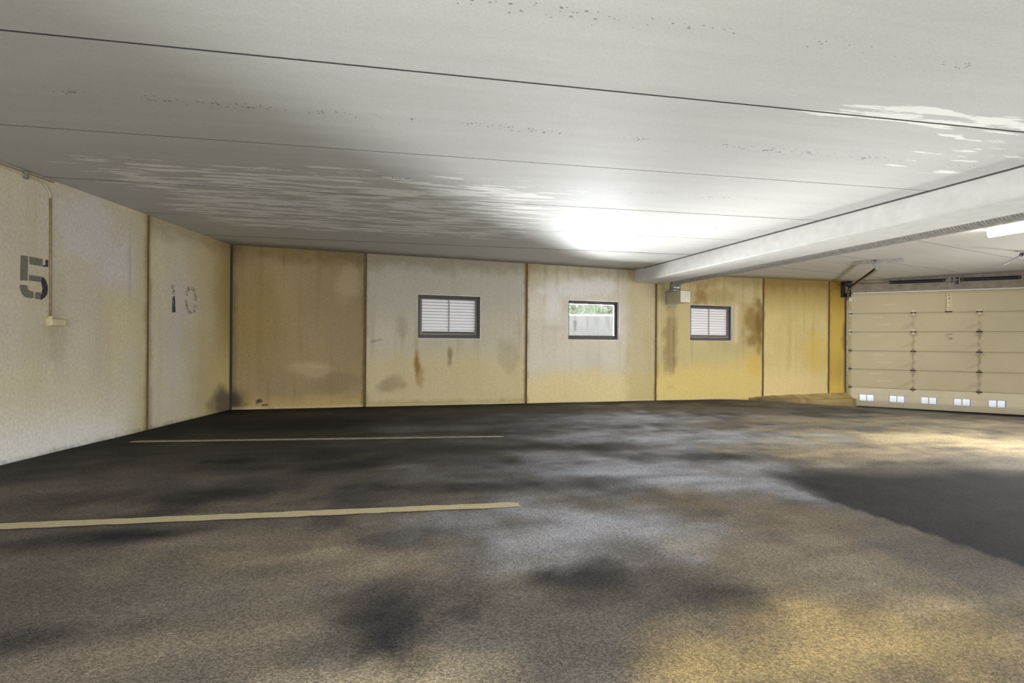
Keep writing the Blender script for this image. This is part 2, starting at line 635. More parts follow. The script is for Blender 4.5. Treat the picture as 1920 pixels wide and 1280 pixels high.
def clip(poly, a, b, c):
    """keep the part of a plan polygon where a*x+b*y <= c"""
    out = []
    for i in range(len(poly)):
        p, q = poly[i], poly[(i + 1) % len(poly)]
        dp, dq = a * p[0] + b * p[1] - c, a * q[0] + b * q[1] - c
        if dp <= 0: out.append(p)
        if (dp < 0 < dq) or (dq < 0 < dp):
            t = dp / (dp - dq)
            out.append((p[0] + (q[0] - p[0]) * t, p[1] + (q[1] - p[1]) * t))
    return out


REAR = -5.0
WT = 0.24      # wall thickness

# ------------------------------------------------------------------ floor
def floor_cols(x, y):
    n1 = fbm(x * 0.9, y * 0.9, 3)
    n2 = fbm(x * 2.6, y * 2.6, 9)
    n3 = fbm(x * 9, y * 9, 21)
    ang = rad(-14)
    xr, yr = x * math.cos(ang) - y * math.sin(ang), x * math.sin(ang) + y * math.cos(ang)
    n4 = fbm(xr * 0.7, yr * 3.2, 31)          # tyre-swept dust, drawn out along the bays
    base = lin((108, 103, 97))
    tan = lin((158, 147, 126))
    gry = lin((170, 173, 183))
    drk = lin((40, 40, 45))
    blk = lin((17, 17, 19))
    col = np.ones(x.shape + (3,)) * base
    col = mixc(col, drk, sm(0.42, 0.68, 0.5 * n1 + 0.5 * n4) * 0.75)
    col = mixc(col, lin((136, 127, 114)), sm(0.5, 0.75, 0.5 * n2 + 0.5 * n4) * 0.7)

    n5 = fbm(xr * 1.6, yr * 7.0, 51, 5)

    def bl(c, cx, cy, rx, ry, a=0, k=0.8, wob=0.45, seed=1, fr=2.0, soft=0.7):
        nonlocal col
        w_ = blob(x, y, cx, cy, rx * 1.1, ry * 1.1, a, wob + .25, seed, fr * 1.5, soft + .15)
        col = mixc(col, c, w_ * k * np.clip(0.2 + 1.0 * n5 + .6 * n3, 0, 1.25))
    bl(gry, 0.5, 2.95, 0.95, 0.42, 5, 0.75, seed=2)
    bl(gry, 0.9, 4.4, 1.5, 0.8, 10, 0.8, seed=3)
    bl(gry, 2.0, 6.1, 2.6, 0.5, 8, 0.8, seed=53)
    bl(gry, 1.9, 4.0, 1.0, 0.4, -20, 0.6, seed=54)
    bl(gry, 1.3, 7.3, 2.4, 0.7, 14, 0.75, seed=4)
    bl(gry, -0.9, 6.3, 1.3, 0.25, 12, 0.6, seed=5)
    bl(gry, 2.6, 5.6, 1.6, 0.45, 8, 0.5, seed=6)
    bl(lin((174, 154, 112)), 1.15, 1.75, 0.85, 0.36, 10, 1.0, seed=7)
    bl(tan, 1.7, 2.5, 0.9, 0.45, -30, 0.55, seed=17)
    bl(tan, -0.45, 1.55, 0.45, 0.16, 5, 0.8, seed=8)
    bl(tan, -1.25, 2.45, 0.75, 0.3, 12, 0.7, seed=9)
    bl(tan, -1.3, 1.75, 0.7, 0.2, 20, 0.35, seed=19)
    bl(lin((170, 156, 128)), 6.2, 6.2, 2.4, 0.8, -6, 0.9, seed=10)
    bl(lin((160, 148, 124)), 3.6, 5.35, 1.5, 0.55, 0, 0.75, seed=11)
    bl(lin((150, 140, 122)), 5.2, 7.6, 2.0, 0.5, 5, 0.6, seed=12)
    bl(tan, 7.6, 7.6, 1.6, 0.7, -10, 0.6, seed=13)
    bl(lin((132, 120, 100)), 1.7, 3.3, 0.9, 0.4, -15, 0.6, seed=14)
    # dark places
    bl(drk, -0.52, 1.95, 0.30, 0.30, 20, 0.85, seed=22, fr=4)
    bl(drk, 0.45, 2.33, 0.32, 0.20, 15, 0.75, seed=23, fr=4)
    bl(drk, -1.85, 1.75, 0.35, 0.12, 10, 0.7, seed=24)
    bl(drk, -1.6, 4.25, 0.75, 0.28, 40, 0.85, seed=25)
    bl(drk, -0.2, 3.75, 0.5, 0.16, 10, 0.8, seed=26)
    bl(drk, -2.2, 2.7, 0.55, 0.13, 12, 0.85, seed=27)
    bl(drk, 1.9, 4.9, 0.9, 0.22, 5, 0.7, seed=28)
    bl(drk, 5.5, 6.85, 0.9, 0.25, -10, 0.5, seed=29)
    bl(drk, 0.6, 3.9, 0.5, 0.18, 5, 0.6, seed=30)
    bl(drk, 0.3, 5.2, 1.6, 0.22, 8, 0.6, seed=33)
    bl(drk, -2.6, 3.4, 0.9, 0.25, 15, 0.4, seed=34)
    bl(blk, -2.66, 4.38, 0.30, 0.13, 12, 0.9, seed=35, fr=6)
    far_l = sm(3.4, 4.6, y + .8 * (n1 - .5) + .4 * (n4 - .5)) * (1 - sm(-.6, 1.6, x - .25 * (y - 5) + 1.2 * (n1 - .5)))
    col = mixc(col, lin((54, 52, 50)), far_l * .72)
    col = col * (0.72 + 0.56 * n5)[..., None]
    # laid-in darker asphalt patch at right: crisp near edge, dusty far edge
    u = np.clip((x - 2.05) / 0.9, 0, 1)
    near = 4.55 - 2.35 * u ** 1.15 + 0.10 * (fbm(x * 3, y * 3, 41) - 0.5)
    far = 4.35 + 0.09 * (x - 2.7) + 0.35 * (fbm(x * 1.4, y * 1.4, 42) - 0.5)
    m = sm(-0.02, 0.05, y - near) * (1 - sm(-0.22, 0.28, y - far)) * sm(2.2, 2.6, x)
    col = mixc(col, drk * (0.75 + 0.6 * n3)[..., None], m * 0.93)
    # dark margin along the walls
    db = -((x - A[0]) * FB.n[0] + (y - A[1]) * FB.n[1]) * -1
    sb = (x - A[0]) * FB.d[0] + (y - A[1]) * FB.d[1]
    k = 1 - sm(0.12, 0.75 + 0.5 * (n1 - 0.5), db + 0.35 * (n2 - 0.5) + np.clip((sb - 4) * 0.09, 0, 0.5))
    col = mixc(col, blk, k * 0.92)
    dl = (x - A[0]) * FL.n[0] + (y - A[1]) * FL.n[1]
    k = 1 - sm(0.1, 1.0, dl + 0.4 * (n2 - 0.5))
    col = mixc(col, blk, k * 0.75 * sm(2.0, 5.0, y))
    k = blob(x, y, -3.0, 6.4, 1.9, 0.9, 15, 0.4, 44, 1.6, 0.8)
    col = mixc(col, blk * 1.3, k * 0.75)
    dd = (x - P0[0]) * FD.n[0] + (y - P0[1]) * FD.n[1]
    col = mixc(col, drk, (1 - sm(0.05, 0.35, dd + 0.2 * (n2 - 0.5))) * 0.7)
    return col


def build_floor():
    st = 0.05
    xs = np.arange(-5.2, 15.0 + st, st); ys = np.arange(REAR, 13.6 + st, st)
    X, Y = np.meshgrid(xs, ys)
    Z = floorz(X, Y) + 0.010 * (fbm(X * 1.1, Y * 1.1, 77) - 0.5)
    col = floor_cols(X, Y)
    nx, ny = len(xs), len(ys)
    v = np.stack([X, Y, Z + ZC], -1).reshape(-1, 3)
    i = np.arange(nx * ny).reshape(ny, nx)
    f = np.stack([i[:-1, :-1], i[:-1, 1:], i[1:, 1:], i[1:, :-1]], -1).reshape(-1, 4)
    # keep only cells inside the building or under its walls
    c = v[f].mean(1)
    keep = ((c[:, 0] - A[0]) * FB.n[0] + (c[:, 1] - A[1]) * FB.n[1] > -0.15) & \
           ((c[:, 0] - A[0]) * FL.n[0] + (c[:, 1] - A[1]) * FL.n[1] > -0.15) & \
           ((c[:, 0] - P0[0]) * FD.n[0] + (c[:, 1] - P0[1]) * FD.n[1] > -0.12)
    f = f[keep]
    me = bpy.data.meshes.new('floor')
    me.from_pydata(v.tolist(), [], f.tolist())
    a = me.attributes.new('Col', 'FLOAT_COLOR', 'POINT')
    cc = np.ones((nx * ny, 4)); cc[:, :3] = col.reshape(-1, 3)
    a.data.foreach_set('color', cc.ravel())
    me.materials.append(M['floor'])
    me.polygons.foreach_set('use_smooth', [True] * len(f))
    o = bpy.data.objects.new('floor', me)
    COL.objects.link(o)
    return setp(o, kind='structure')


floor = build_floor()


def paint_line(x0, y0, x1, y1, w, mat, label):
    b = MB()
    n = 60
    d = np.array((x1 - x0, y1 - y0)); d /= np.linalg.norm(d)
    q = np.array((-d[1], d[0]))
    rows = []
    rnd = random.Random(4)
    for i in range(n + 1):
        t = i / n
        x, y = x0 + (x1 - x0) * t, y0 + (y1 - y0) * t
        wa = w / 2 + rnd.uniform(-.006, .006); wb = w / 2 + rnd.uniform(-.006, .006)
        if i in (0, n): wa *= 0.6; wb *= 0.8
        rows.append(((x + q[0] * wa, y + q[1] * wa), (x - q[0] * wb, y - q[1] * wb)))
    for a, c in zip(rows[:-1], rows[1:]):
        pts = [a[0], a[1], c[1], c[0]]
        b.quad(*[(p[0], p[1], float(floorz(p[0], p[1])) + 0.0075) for p in pts])
    return b.build('parking_line', mat, floor, label=label)


paint_line(-4.2, 5.06, -0.1, 5.76, 0.10, M['wline'], 'faded white parking line nearer the back wall')
paint_line(-4.1, 2.58, 0.06, 3.33, 0.10, M['yline'], 'pale yellow parking line nearer the camera')


# ------------------------------------------------------------------ walls
def grid_panel(F, s0, s1, z0, z1, colf, hole=None, st=0.03, c=0.008, WT=WT, side=(104, 84, 52)):
    """front face grid with chamfered edges, sides, optional window hole, colours from colf(s,z)"""
    def axis(a, b, extra):
        k = max(2, int(round((b - a) / st)))
        v = list(np.linspace(a, b, k + 1)) + list(extra)
        v = sorted(set(round(t, 5) for t in v))
        out = [v[0]]
        for t in v[1:]:
            if t - out[-1] > 0.004 or t in extra:
                out.append(t)
        return np.array(out)
    ex = [round(hole[0], 5), round(hole[1], 5)] if hole else []
    ez = [round(hole[2], 5), round(hole[3], 5)] if hole else []
    S = axis(s0 + c, s1 - c, ex); Z = axis(z0, z1, ez)
    SS, ZZ = np.meshgrid(S, Z)
    ns, nz = len(S), len(Z)
    P = FR = F.o[None, None, :] + SS[..., None] * F.d
    v = np.concatenate([P, ZZ[..., None]], -1).reshape(-1, 3)
    col = colf(SS, ZZ).reshape(-1, 3)
    i = np.arange(ns * nz).reshape(nz, ns)
    f = np.stack([i[:-1, :-1], i[:-1, 1:], i[1:, 1:], i[1:, :-1]], -1).reshape(-1, 4)
    if hole:
        cs = (S[:-1] + S[1:]) / 2; cz = (Z[:-1] + Z[1:]) / 2
        CS, CZ = np.meshgrid(cs, cz)
        inside = ((CS > hole[0]) & (CS < hole[1]) & (CZ > hole[2]) & (CZ < hole[3])).ravel()
        f = f[~inside]
    b = MB()
    b.v = [tuple(t) for t in v.tolist()]
    b.f = [tuple(t) for t in f.tolist()]
    b.m = [0] * len(b.f)
    nfront = len(b.v)
    # chamfer, sides and back
    P_ = F.p
    for sa, sb in ((s0 + c, s0), (s1 - c, s1)):
        b.quad(P_(sa, 0, z0), P_(sb, -c, z0), P_(sb, -c, z1), P_(sa, 0, z1))
        b.quad(P_(sb, -c, z0), P_(sb, -WT, z0), P_(sb, -WT, z1), P_(sb, -c, z1))
    b.quad(P_(s0, -c, z1), P_(s1, -c, z1), P_(s1, -WT, z1), P_(s0, -WT, z1))
    if hole:
        h0, h1, k0, k1 = hole
        for (a0, a1, q0, q1) in ((s0, h0, z0, z1), (h1, s1, z0, z1), (h0, h1, z0, k0), (h0, h1, k1, z1)):
            b.quad(P_(a0, -WT, q0), P_(a1, -WT, q0), P_(a1, -WT, q1), P_(a0, -WT, q1))
    else:
        b.quad(P_(s0, -WT, z0), P_(s1, -WT, z0), P_(s1, -WT, z1), P_(s0, -WT, z1))
    extra = len(b.v) - nfront
    ec = np.tile(lin((150, 148, 144)), (extra, 1)); ec[:20] = lin(side)
    col = np.concatenate([col, ec])
    b.col = col
    return b


def runs(s, z, seed, fs=9, fz=0.5):
    return fbm(s * fs, z * fz + 5, seed)


JB = [0.0, 2.10, 5.15, 8.165, 11.167, 13.30, 14.02]
PB = [(158, 140, 102), (186, 178, 158), (198, 191, 174), (188, 172, 126), (204, 186, 128), (200, 170, 82)]


def back_col(k):
    s0, s1 = JB[k], JB[k + 1]

    def f(s, z):
        n = fbm(s * 1.5, z * 1.5, 100 + k); n2 = fbm(s * 6, z * 6, 120 + k)
        r = runs(s, z, 140 + k); r2 = runs(s, z, 160 + k, 22, 0.8)
        col = np.ones(s.shape + (3,)) * lin(PB[k])
        col = col * (0.86 + 0.28 * n)[..., None]
        col = mixc(col, col * np.array((0.72, 0.66, 0.52)), sm(0.5, 0.75, 0.6 * r + 0.4 * r2) * 0.55)
        zf = floorz(F_x(s), F_y(s))
        up = z - zf
        if k == 0:
            col = mixc(col, lin((146, 122, 76)), blob(s, z, 0.35, 0.45, 0.45, 1.0, 0, .4, 1, 2) * .55)
            col = mixc(col, lin((136, 124, 98)), sm(0.9, 1.9, s + 0.5 * (n - .5)) * 0.5 * sm(-0.9, 0.2, z))
            col = mixc(col, lin((178, 160, 128)), blob(s, z, 1.8, 1.0, 0.22, 0.42, -15, .5, 3, 5) * .55)
            col = mixc(col, lin((184, 162, 128)), blob(s, z, 1.25, -0.5, 0.40, 0.14, -5, .5, 4, 5) * .5)
            col = mixc(col, lin((190, 168, 134)), blob(s, z, 1.30, -0.455, 0.34, 0.025, -4, .5, 5, 9) * .5)
            col = mixc(col, lin((128, 112, 86)), blob(s, z, 1.6, -0.75, 0.5, 0.2, 0, .5, 6, 3) * .5)
            col = mixc(col, lin((186, 160, 104)), (1 - sm(0.04, 0.30, up + .15 * (n2 - .5))) * .7)
            col = mixc(col, lin((60, 52, 44)), (1 - sm(0.0, 0.16, s + .1 * (n2 - .5))) * .55)
            col = mixc(col, lin((40, 36, 34)), blob(s, z, 0.0, -1.05, 0.25, 0.28, 0, .4, 7, 6) * .8)
            # torn dark crack near the floor
            line = np.abs(z - (-1.03 - 0.12 * sm(.40, .62, s) + .02 * np.sin(s * 60)))
            col = mixc(col, lin((48, 38, 26)), (1 - sm(.006, .022, line)) * ((s > .37) & (s < .64)))
            col = mixc(col, lin((60, 48, 32)), blob(s, z, .43, -1.02, .06, .025, 0, .3, 8, 20, .4))
        if k == 1:
            col = mixc(col, lin((172, 168, 158)), sm(0.15, 0.75, z + .5 * (n - .5)) * .75)
            col = mixc(col, lin((196, 182, 136)), sm(0.0, -0.5, z + .3 * (n - .5)) * .7)
            col = mixc(col, lin((136, 122, 88)), blob(s, z, 2.55, -.80, .30, .16, 10, .5, 9, 6) * .55)
            col = mixc(col, lin((142, 104, 50)), blob(s, z, 3.02, -.46, .06, .33, 3, .5, 10, 9) * .95)
            col = mixc(col, lin((164, 132, 76)), blob(s, z, 3.09, -.72, .08, .22, 0, .6, 11, 9) * .7)
            col = mixc(col, lin((132, 118, 86)), blob(s, z, 3.63, -.27, .06, .2, 0, .5, 12, 9) * .85)
            col = mixc(col, lin((120, 108, 80)), blob(s, z, 2.30, .0, .11, .018, 12, .3, 13, 9) * .7)
            col = mixc(col, lin((140, 130, 104)), blob(s, z, 2.75, 0.25, .1, .35, 0, .5, 14, 5) * .4)
            col = mixc(col, lin((142, 132, 104)), blob(s, z, 4.8, -0.3, .25, .35, 0, .6, 15, 5) * .35)
            col = mixc(col, lin((160, 138, 86)), (1 - sm(0.03, 0.14, up + .1 * (n2 - .5))) * .6)
        if k == 2:
            col = mixc(col, lin((172, 158, 122)), sm(0.8, 1.35, z) * sm(5.7, 5.15, s + .3 * (n - .5)) * .7)
            m = blob(s, z, 6.35, 1.12, 0.95, 0.24, 4, .5, 16, 4, .5)
            m = np.maximum(m, blob(s, z, 5.75, .75, .22, .6, 0, .5, 17, 4))
            col = mixc(col, lin((212, 210, 206)), m * .85)
            col = mixc(col, lin((206, 200, 188)), blob(s, z, 6.66, .45, .80, .58, 0, .2, 18, 4, .4) * .6)
            col = mixc(col, lin((206, 198, 180)), blob(s, z, 5.9, -.35, .6, .4, 0, .6, 19, 4) * .5)
            col = mixc(col, lin((214, 192, 134)), sm(-0.45, -0.9, z + .3 * (n - .5)) * .75)
            col = mixc(col, lin((176, 158, 108)), sm(7.3, 7.6, s + .3 * (n2 - .5)) * .6)
            col = mixc(col, lin((170, 160, 132)), blob(s, z, 5.75, .28, .25, .1, 0, .6, 20, 4) * .4)
        if k == 3:
            col = mixc(col, lin((212, 190, 118)), sm(-0.25, -0.85, z + .4 * (n - .5) - .12 * (s - 9)) * .85)
            col = mixc(col, lin((186, 172, 132)), sm(9.0, 8.3, s) * sm(-0.9, 0.0, z) * .5)
            col = mixc(col, lin((128, 106, 62)), blob(s, z, 8.55, .1, .20, .95, 0, .5, 21, 5) * (.3 + .6 * r2))
            col = mixc(col, lin((112, 88, 46)), blob(s, z, 8.63, .15, .025, .85, 0, .4, 22, 5) * .6)
            col = mixc(col, lin((132, 100, 50)), blob(s, z, 9.35, 1.05, .25, .3, 0, .6, 23, 6) * .75)
            col = mixc(col, lin((150, 128, 76)), blob(s, z, 9.9, 1.1, .5, .2, 0, .5, 24, 5) * .5)
            col = mixc(col, lin((138, 106, 48)), blob(s, z, 10.85, .45, .32, .62, 12, .6, 25, 4) * .8)
            col = mixc(col, lin((116, 86, 40)), blob(s, z, 11.05, .4, .12, .8, 0, .6, 26, 5) * .7)
            col = mixc(col, lin((204, 170, 78)), blob(s, z, 10.9, -.45, .35, .4, 0, .5, 27, 4) * .6)
            col = mixc(col, lin((224, 212, 186)), (1 - sm(0.0, .10, np.abs(s - 10.36))) * sm(-.1, .1, z) * sm(1.0, .8, z) * .5)
        if k == 4:
            col = mixc(col, lin((152, 124, 62)), sm(0.55, 1.35, z + .3 * (n - .5)) * .7)
            col = mixc(col, lin((222, 200, 144)), sm(-0.4, -1.0, z + .3 * (n - .5)) * .75)
            col = mixc(col, lin((216, 182, 84)), blob(s, z, 12.9, -.3, .5, .6, 0, .5, 28, 3) * .5)
        if k == 5:
            col = mixc(col, lin((150, 118, 44)), sm(0.5, 1.3, z + .3 * (n - .5)) * .75)
            col = mixc(col, lin((216, 184, 88)), sm(-0.8, -1.15, z) * .7)
            col = mixc(col, lin((110, 84, 38)), blob(s, z, 13.85, .2, .12, .4, 0, .5, 29, 4) * .5)
        # darker head below the slab, wear along the joints
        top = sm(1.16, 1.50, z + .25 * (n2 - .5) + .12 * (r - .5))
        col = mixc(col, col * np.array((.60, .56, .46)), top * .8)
        for e in (s0, s1):
            if 0.5 < e < 13.9:
                col = mixc(col, lin((112, 88, 48)), (1 - sm(.01, .07, np.abs(s - e) + .08 * (n2 - .5) + .05 * (r2 - .5))) * .55)
        col = mixc(col, lin((196, 184, 150)), (1 - sm(.0, .03, up - .02)) * .5)
        return col
    return f


def F_x(s): return FB.o[0] + FB.d[0] * s
def F_y(s): return FB.o[1] + FB.d[1] * s


WIN = {1: (3.02, 4.22), 3: (6.06, 7.26), 5: (9.06, 10.26)}
WZ0, WZ1 = 0.045, 0.862
wall_back = empty('wall_back', (*FB.p(7, 0, 0)[:2], -1.25), kind='structure')
HOLES = {1: (*WIN[1], WZ0, WZ1), 2: (*WIN[3], WZ0, WZ1), 3: (*WIN[5], WZ0, WZ1)}
for k in range(6):
    s0, s1 = JB[k], JB[k + 1]
    g0 = 0.0 if k == 0 else 0.017
    g1 = 0.0 if k == 5 else 0.017
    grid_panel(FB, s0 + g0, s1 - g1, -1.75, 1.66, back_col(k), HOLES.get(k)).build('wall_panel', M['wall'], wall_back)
for k in range(1, 6):
    b = MB(); b.box(FB, JB[k] - .03, JB[k] + .03, -.08, -.014, -1.75, 1.66)
    b.build('joint_sealant', M['sealant'], wall_back)
b = MB(); b.box(FB, -.01, .03, -.02, .012, -1.3, 1.55)
b.build('joint_sealant', plain('dark_corner_sealant', (52, 42, 30), .8), wall_back)

JL = [0.0, 1.762, 4.81, 7.86, 10.9, 12.6]


def left_col(k):
    s0, s1 = JL[k], JL[k + 1]

    def f(s, z):
        n = fbm(s * 1.5, z * 1.5, 200 + k); n2 = fbm(s * 6, z * 6, 220 + k)
        r = runs(s, z, 240 + k)
        col = np.ones(s.shape + (3,)) * lin((200, 192, 172))
        col = col * (0.90 + 0.2 * n)[..., None]
        col = mixc(col, lin((186, 172, 144)), sm(.5, .75, r) * .4)
        col = mixc(col, lin((204, 195, 160)), sm(.45, .7, n) * .5)
        up = z - floorz(FL.o[0] + FL.d[0] * s, FL.o[1] + FL.d[1] * s)
        if k == 0:
            col = mixc(col, lin((178, 160, 112)), sm(1.5, .2, s + .6 * (n - .5)) * .8)
            col = mixc(col, lin((150, 130, 80)), sm(.6, .05, s + .3 * (n - .5)) * sm(-.8, .4, z) * .75)
            col = mixc(col, lin((196, 178, 122)), sm(.9, .2, s) * sm(0, -.7, z) * .6)
            m = np.maximum(blob(s, z, 1.27, -.15, .14, .75, 2, .5, 30, 4), blob(s, z, 1.15, .6, .42, .42, 0, .6, 31, 4))
            col = mixc(col, lin((196, 188, 182)), m * .7)
            col = mixc(col, lin((62, 56, 52)), blob(s, z, .12, -1.05, .45, .28, 30, .4, 32, 5) * .8)
            col = mixc(col, lin((120, 100, 60)), (1 - sm(.0, .05, s)) * .6)
            col = mixc(col, lin((120, 98, 56)), sm(1.2, 1.5, z + .3 * (n2 - .5)) * .4)
        else:
            m = np.maximum(blob(s, z, 2.6, 1.15, .42, .40, -30, .6, 33, 4), blob(s, z, 2.25, .85, .45, .35, 0, .7, 34, 4))
            col = mixc(col, lin((202, 198, 196)), m * .75)
            col = mixc(col, lin((160, 150, 128)), blob(s, z, 2.05, .85, .03, .55, 0, .6, 35, 5) * .5)
            w = sm(-.35, -1.1, z + .35 * (n - .5)) * sm(1.7, 2.6, s + .3 * (n2 - .5))
            col = mixc(col, lin((228, 227, 224)), w * .85)
            col = mixc(col, lin((206, 192, 142)), blob(s, z, 2.15, .2, .3, .5, 0, .5, 36, 3) * .5)
            col = mixc(col, lin((156, 140, 110)), blob(s, z, 2.97, .02, .10, .40, 0, .6, 37, 6) * .35)
            col = mixc(col, lin((168, 156, 128)), blob(s, z, 3.0, .35, .14, .5, 0, .6, 38, 6) * .3)
            col = mixc(col, lin((190, 178, 136)), sm(2.1, 1.8, s + .1 * (n2 - .5)) * .6)
        for e in (s0, s1):
            if e > .5:
                col = mixc(col, lin((130, 108, 66)), (1 - sm(.008, .09, np.abs(s - e) + .07 * (n2 - .5))) * .7)
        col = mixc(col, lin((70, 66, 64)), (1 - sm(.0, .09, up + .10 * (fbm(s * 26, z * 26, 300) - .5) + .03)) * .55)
        return col
    return f


wall_left = empty('wall_left', (*FL.p(3, 0, 0)[:2], -1.15), kind='structure')
left_panels = []
for k in range(5):
    s0, s1 = JL[k], JL[k + 1]
    g0 = 0.0 if k == 0 else 0.008
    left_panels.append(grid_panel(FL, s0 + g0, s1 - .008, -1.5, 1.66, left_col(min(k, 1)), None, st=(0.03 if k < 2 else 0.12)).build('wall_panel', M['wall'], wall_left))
for k in range(1, 5):
    b = MB(); b.box(FL, JL[k] - .02, JL[k] + .02, -.06, -.006, -1.5, 1.66)
    b.build('joint_sealant', M['sealant'], wall_left)

# stencilled bay numbers, worn, part of the wall panel they are painted on
def number(parts, panel, label):
    b = MB(); mats = []
    for pts, mat in parts:
        if mat not in mats: mats.append(mat)
        b.prism(FL, pts, 0.0005, 0.002, mats.index(mat))
    b.build('painted_number', mats, panel, label=label)


S5 = dict(
    a=[(3.299, .762), (3.232, .766), (3.235, .536), (3.302, .531)],
    b=[(3.221, .765), (3.095, .764), (3.095, .693), (3.22, .691)],
    h=[(3.067, .762), (3.04, .764), (3.042, .694), (3.093, .692), (3.093, .701), (3.067, .711)],
    m=[(3.224, .592), (3.11, .593), (3.11, .539), (3.223, .538)],
    r=[(3.106, .591), (3.082, .585), (3.057, .552), (3.043, .505), (3.043, .464), (3.051, .423), (3.073, .392), (3.109, .367), (3.114, .40), (3.101, .434), (3.095, .475), (3.102, .514), (3.108, .537)],
    l=[(3.305, .491), (3.237, .492), (3.23, .455), (3.211, .442), (3.18, .439), (3.178, .377), (3.233, .375), (3.264, .386), (3.29, .414), (3.303, .451)],
    q=[(3.165, .435), (3.109, .441), (3.109, .369), (3.168, .375)])
number([(S5[k], M['num5d'] if k in 'hr' else M['num5']) for k in 'abhmrlq'], left_panels[1], 'faded stencilled number 5 with a darker right curve')
number([([(1.366, .721), (1.348, .737), (1.281, .745), (1.286, .711), (1.333, .665), (1.357, .675)], M['num0']),
        ([(1.338, .70), (1.292, .70), (1.285, .60), (1.335, .60)], M['num0']),
        ([(1.332, .57), (1.294, .588), (1.278, .467), (1.275, .365), (1.342, .36), (1.338, .476)], M['num1'])], left_panels[0], 'flaked stencilled digit 1')
zer = []
for i in range(24):
    t = 2 * math.pi * i / 24
    zer.append((.962 + .122 * math.copysign(abs(math.cos(t)) ** .7, math.cos(t)), .56 + .197 * math.copysign(abs(math.sin(t)) ** .8, math.sin(t))))
zb = MB()
for i in range(24):
    if i in (0, 12): continue
    j = (i + 1) % 24
    inner = [(.962 + (p[0] - .962) * .55, .56 + (p[1] - .56) * .72) for p in (zer[j], zer[i])]
    zb.prism(FL, [zer[i], zer[j]] + inner, .0005, .002)
zb.build('painted_number', M['num0'], left_panels[0], label='nearly worn-off stencilled digit 0')

# wall beyond the garage door and the unseen right-hand side
wr = MB(); wr.box(FD, 5.10, 6.4, -WT, 0, -1.9, 1.9)
wr.build('wall_right', M['core'], kind='structure')


# ------------------------------------------------------------------ windows in the back wall
def window(idx, s0, s1, blind, label):
    g = 0.0
    w = empty('window_%d' % idx, FB.p((s0 + s1) / 2, 0, WZ0), label=label, kind='structure')
    rec = -0.055 if blind else -0.08
    # reveal lining
    b = MB()
    b.box(FB, s0, s0 + .006, -WT, -.002, WZ0, WZ1); b.box(FB, s1 - .006, s1, -WT, -.002, WZ0, WZ1)
    b.box(FB, s0, s1, -WT, -.002, WZ1 - .006, WZ1); b.box(FB, s0, s1, -WT, -.002, WZ0, WZ0 + .006)
    b.build('reveal', M['reveal'], w)
    s0 += .006; s1 -= .006; z0 = WZ0 + .006; z1 = WZ1 - .006

    def ring(a0, a1, c0, c1, t, n0, n1, tb=None, tt=None):
        m = MB()
        tb_ = tb or t; tt_ = tt or t
        m.box(FB, a0, a0 + t, n0, n1, c0, c1, c=.004); m.box(FB, a1 - t, a1, n0, n1, c0, c1, c=.004)
        m.box(FB, a0 + t - .004, a1 - t + .004, n0, n1 - .001, c0, c0 + tb_, c=.004)
        m.box(FB, a0 + t - .004, a1 - t + .004, n0, n1 - .001, c1 - tt_, c1, c=.004)
        return m
    ft = .048
    ring(s0, s1, z0, z1, ft, -.15, rec, tb=.055).build('frame', M['frame'], w)
    a0, a1, c0, c1 = s0 + ft, s1 - ft, z0 + .055, z1 - ft
    if blind:
        ring(a0, a1, c0, c1, .036, -.15, rec - .012, tb=.05, tt=.022).build('sash', M['sash'], w)
        a0 += .036; a1 -= .036; c0 += .05; c1 -= .022
    else:
        ring(a0, a1, c0, c1, .016, -.15, -.10, tb=.03).build('sash', M['frame'], w)
        a0 += .016; a1 -= .016; c0 += .03; c1 -= .016
    pn = -.158 if blind else -.118
    b = MB(); b.box(FB, a0 - .005, a1 + .005, pn, pn + .006, c0 - .005, c1 + .005)
    b.build('pane', M['glass'], w)
    if blind:
        nsl = 11
        p = (c1 - c0) / nsl
        for i in range(nsl):
            zc = c0 + p * (i + .5)
            m = MB()
            h = p * .44
            # slightly curved slat, tilted, overlapping the next one
            prof = [(-.112, zc + h), (-.103, zc + h * .3), (-.097, zc - h * .4), (-.095, zc - h)]
            for q in range(3):
                n_a, z_a = prof[q]; n_b, z_b = prof[q + 1]
                m.quad(FB.p(a0 - .01, n_a, z_a), FB.p(a1 + .01, n_a, z_a), FB.p(a1 + .01, n_b, z_b), FB.p(a0 - .01, n_b, z_b))
                m.quad(FB.p(a0 - .01, n_a - .003, z_a), FB.p(a1 + .01, n_a - .003, z_a), FB.p(a1 + .01, n_b - .003, z_b), FB.p(a0 - .01, n_b - .003, z_b))
            m.build('blind_slat', M['slat'], w)
        m = MB(); m.box(FB, a0 - .01, a1 + .01, -.175, -.172, c0 - .02, c1 + .02)  # grey sheet added behind the slats so their gaps look shaded
        m.build('slat_gap_backing', M['gap_backing'], w)
        m = MB()
        sc_ = (a0 + a1) / 2 + .0
        m.tube([FB.p(sc_, -.088, c0 - .01), FB.p(sc_, -.088, c1 + .01)], .0085, 8)
        m.build('ladder_cord', M['cord'], w)
        m = MB()
        m.box(FB, a0 + .01, a1 - .01, -.112, -.085, c0 + .004, c0 + .022, c=.003)
        m.build('bottom_rail', M['frame'], w)
        m = MB()
        for q in (a0 + .02, (a0 + a1) / 2 + .0, a1 - .02):
            m.box(FB, q - .008, q + .008, -.1, rec - .006, c0 - .045, c0 - .022, c=.003)
        m.build('screw_cover', M['sash'], w)
    return w


window(1, *WIN[1], True, 'dark-framed window with white blind, leftmost of three')
window(2, *WIN[3], False, 'dark-framed clear window looking out to a grey wall')
window(3, *WIN[5], True, 'dark-framed window with white blind right of the duct box')

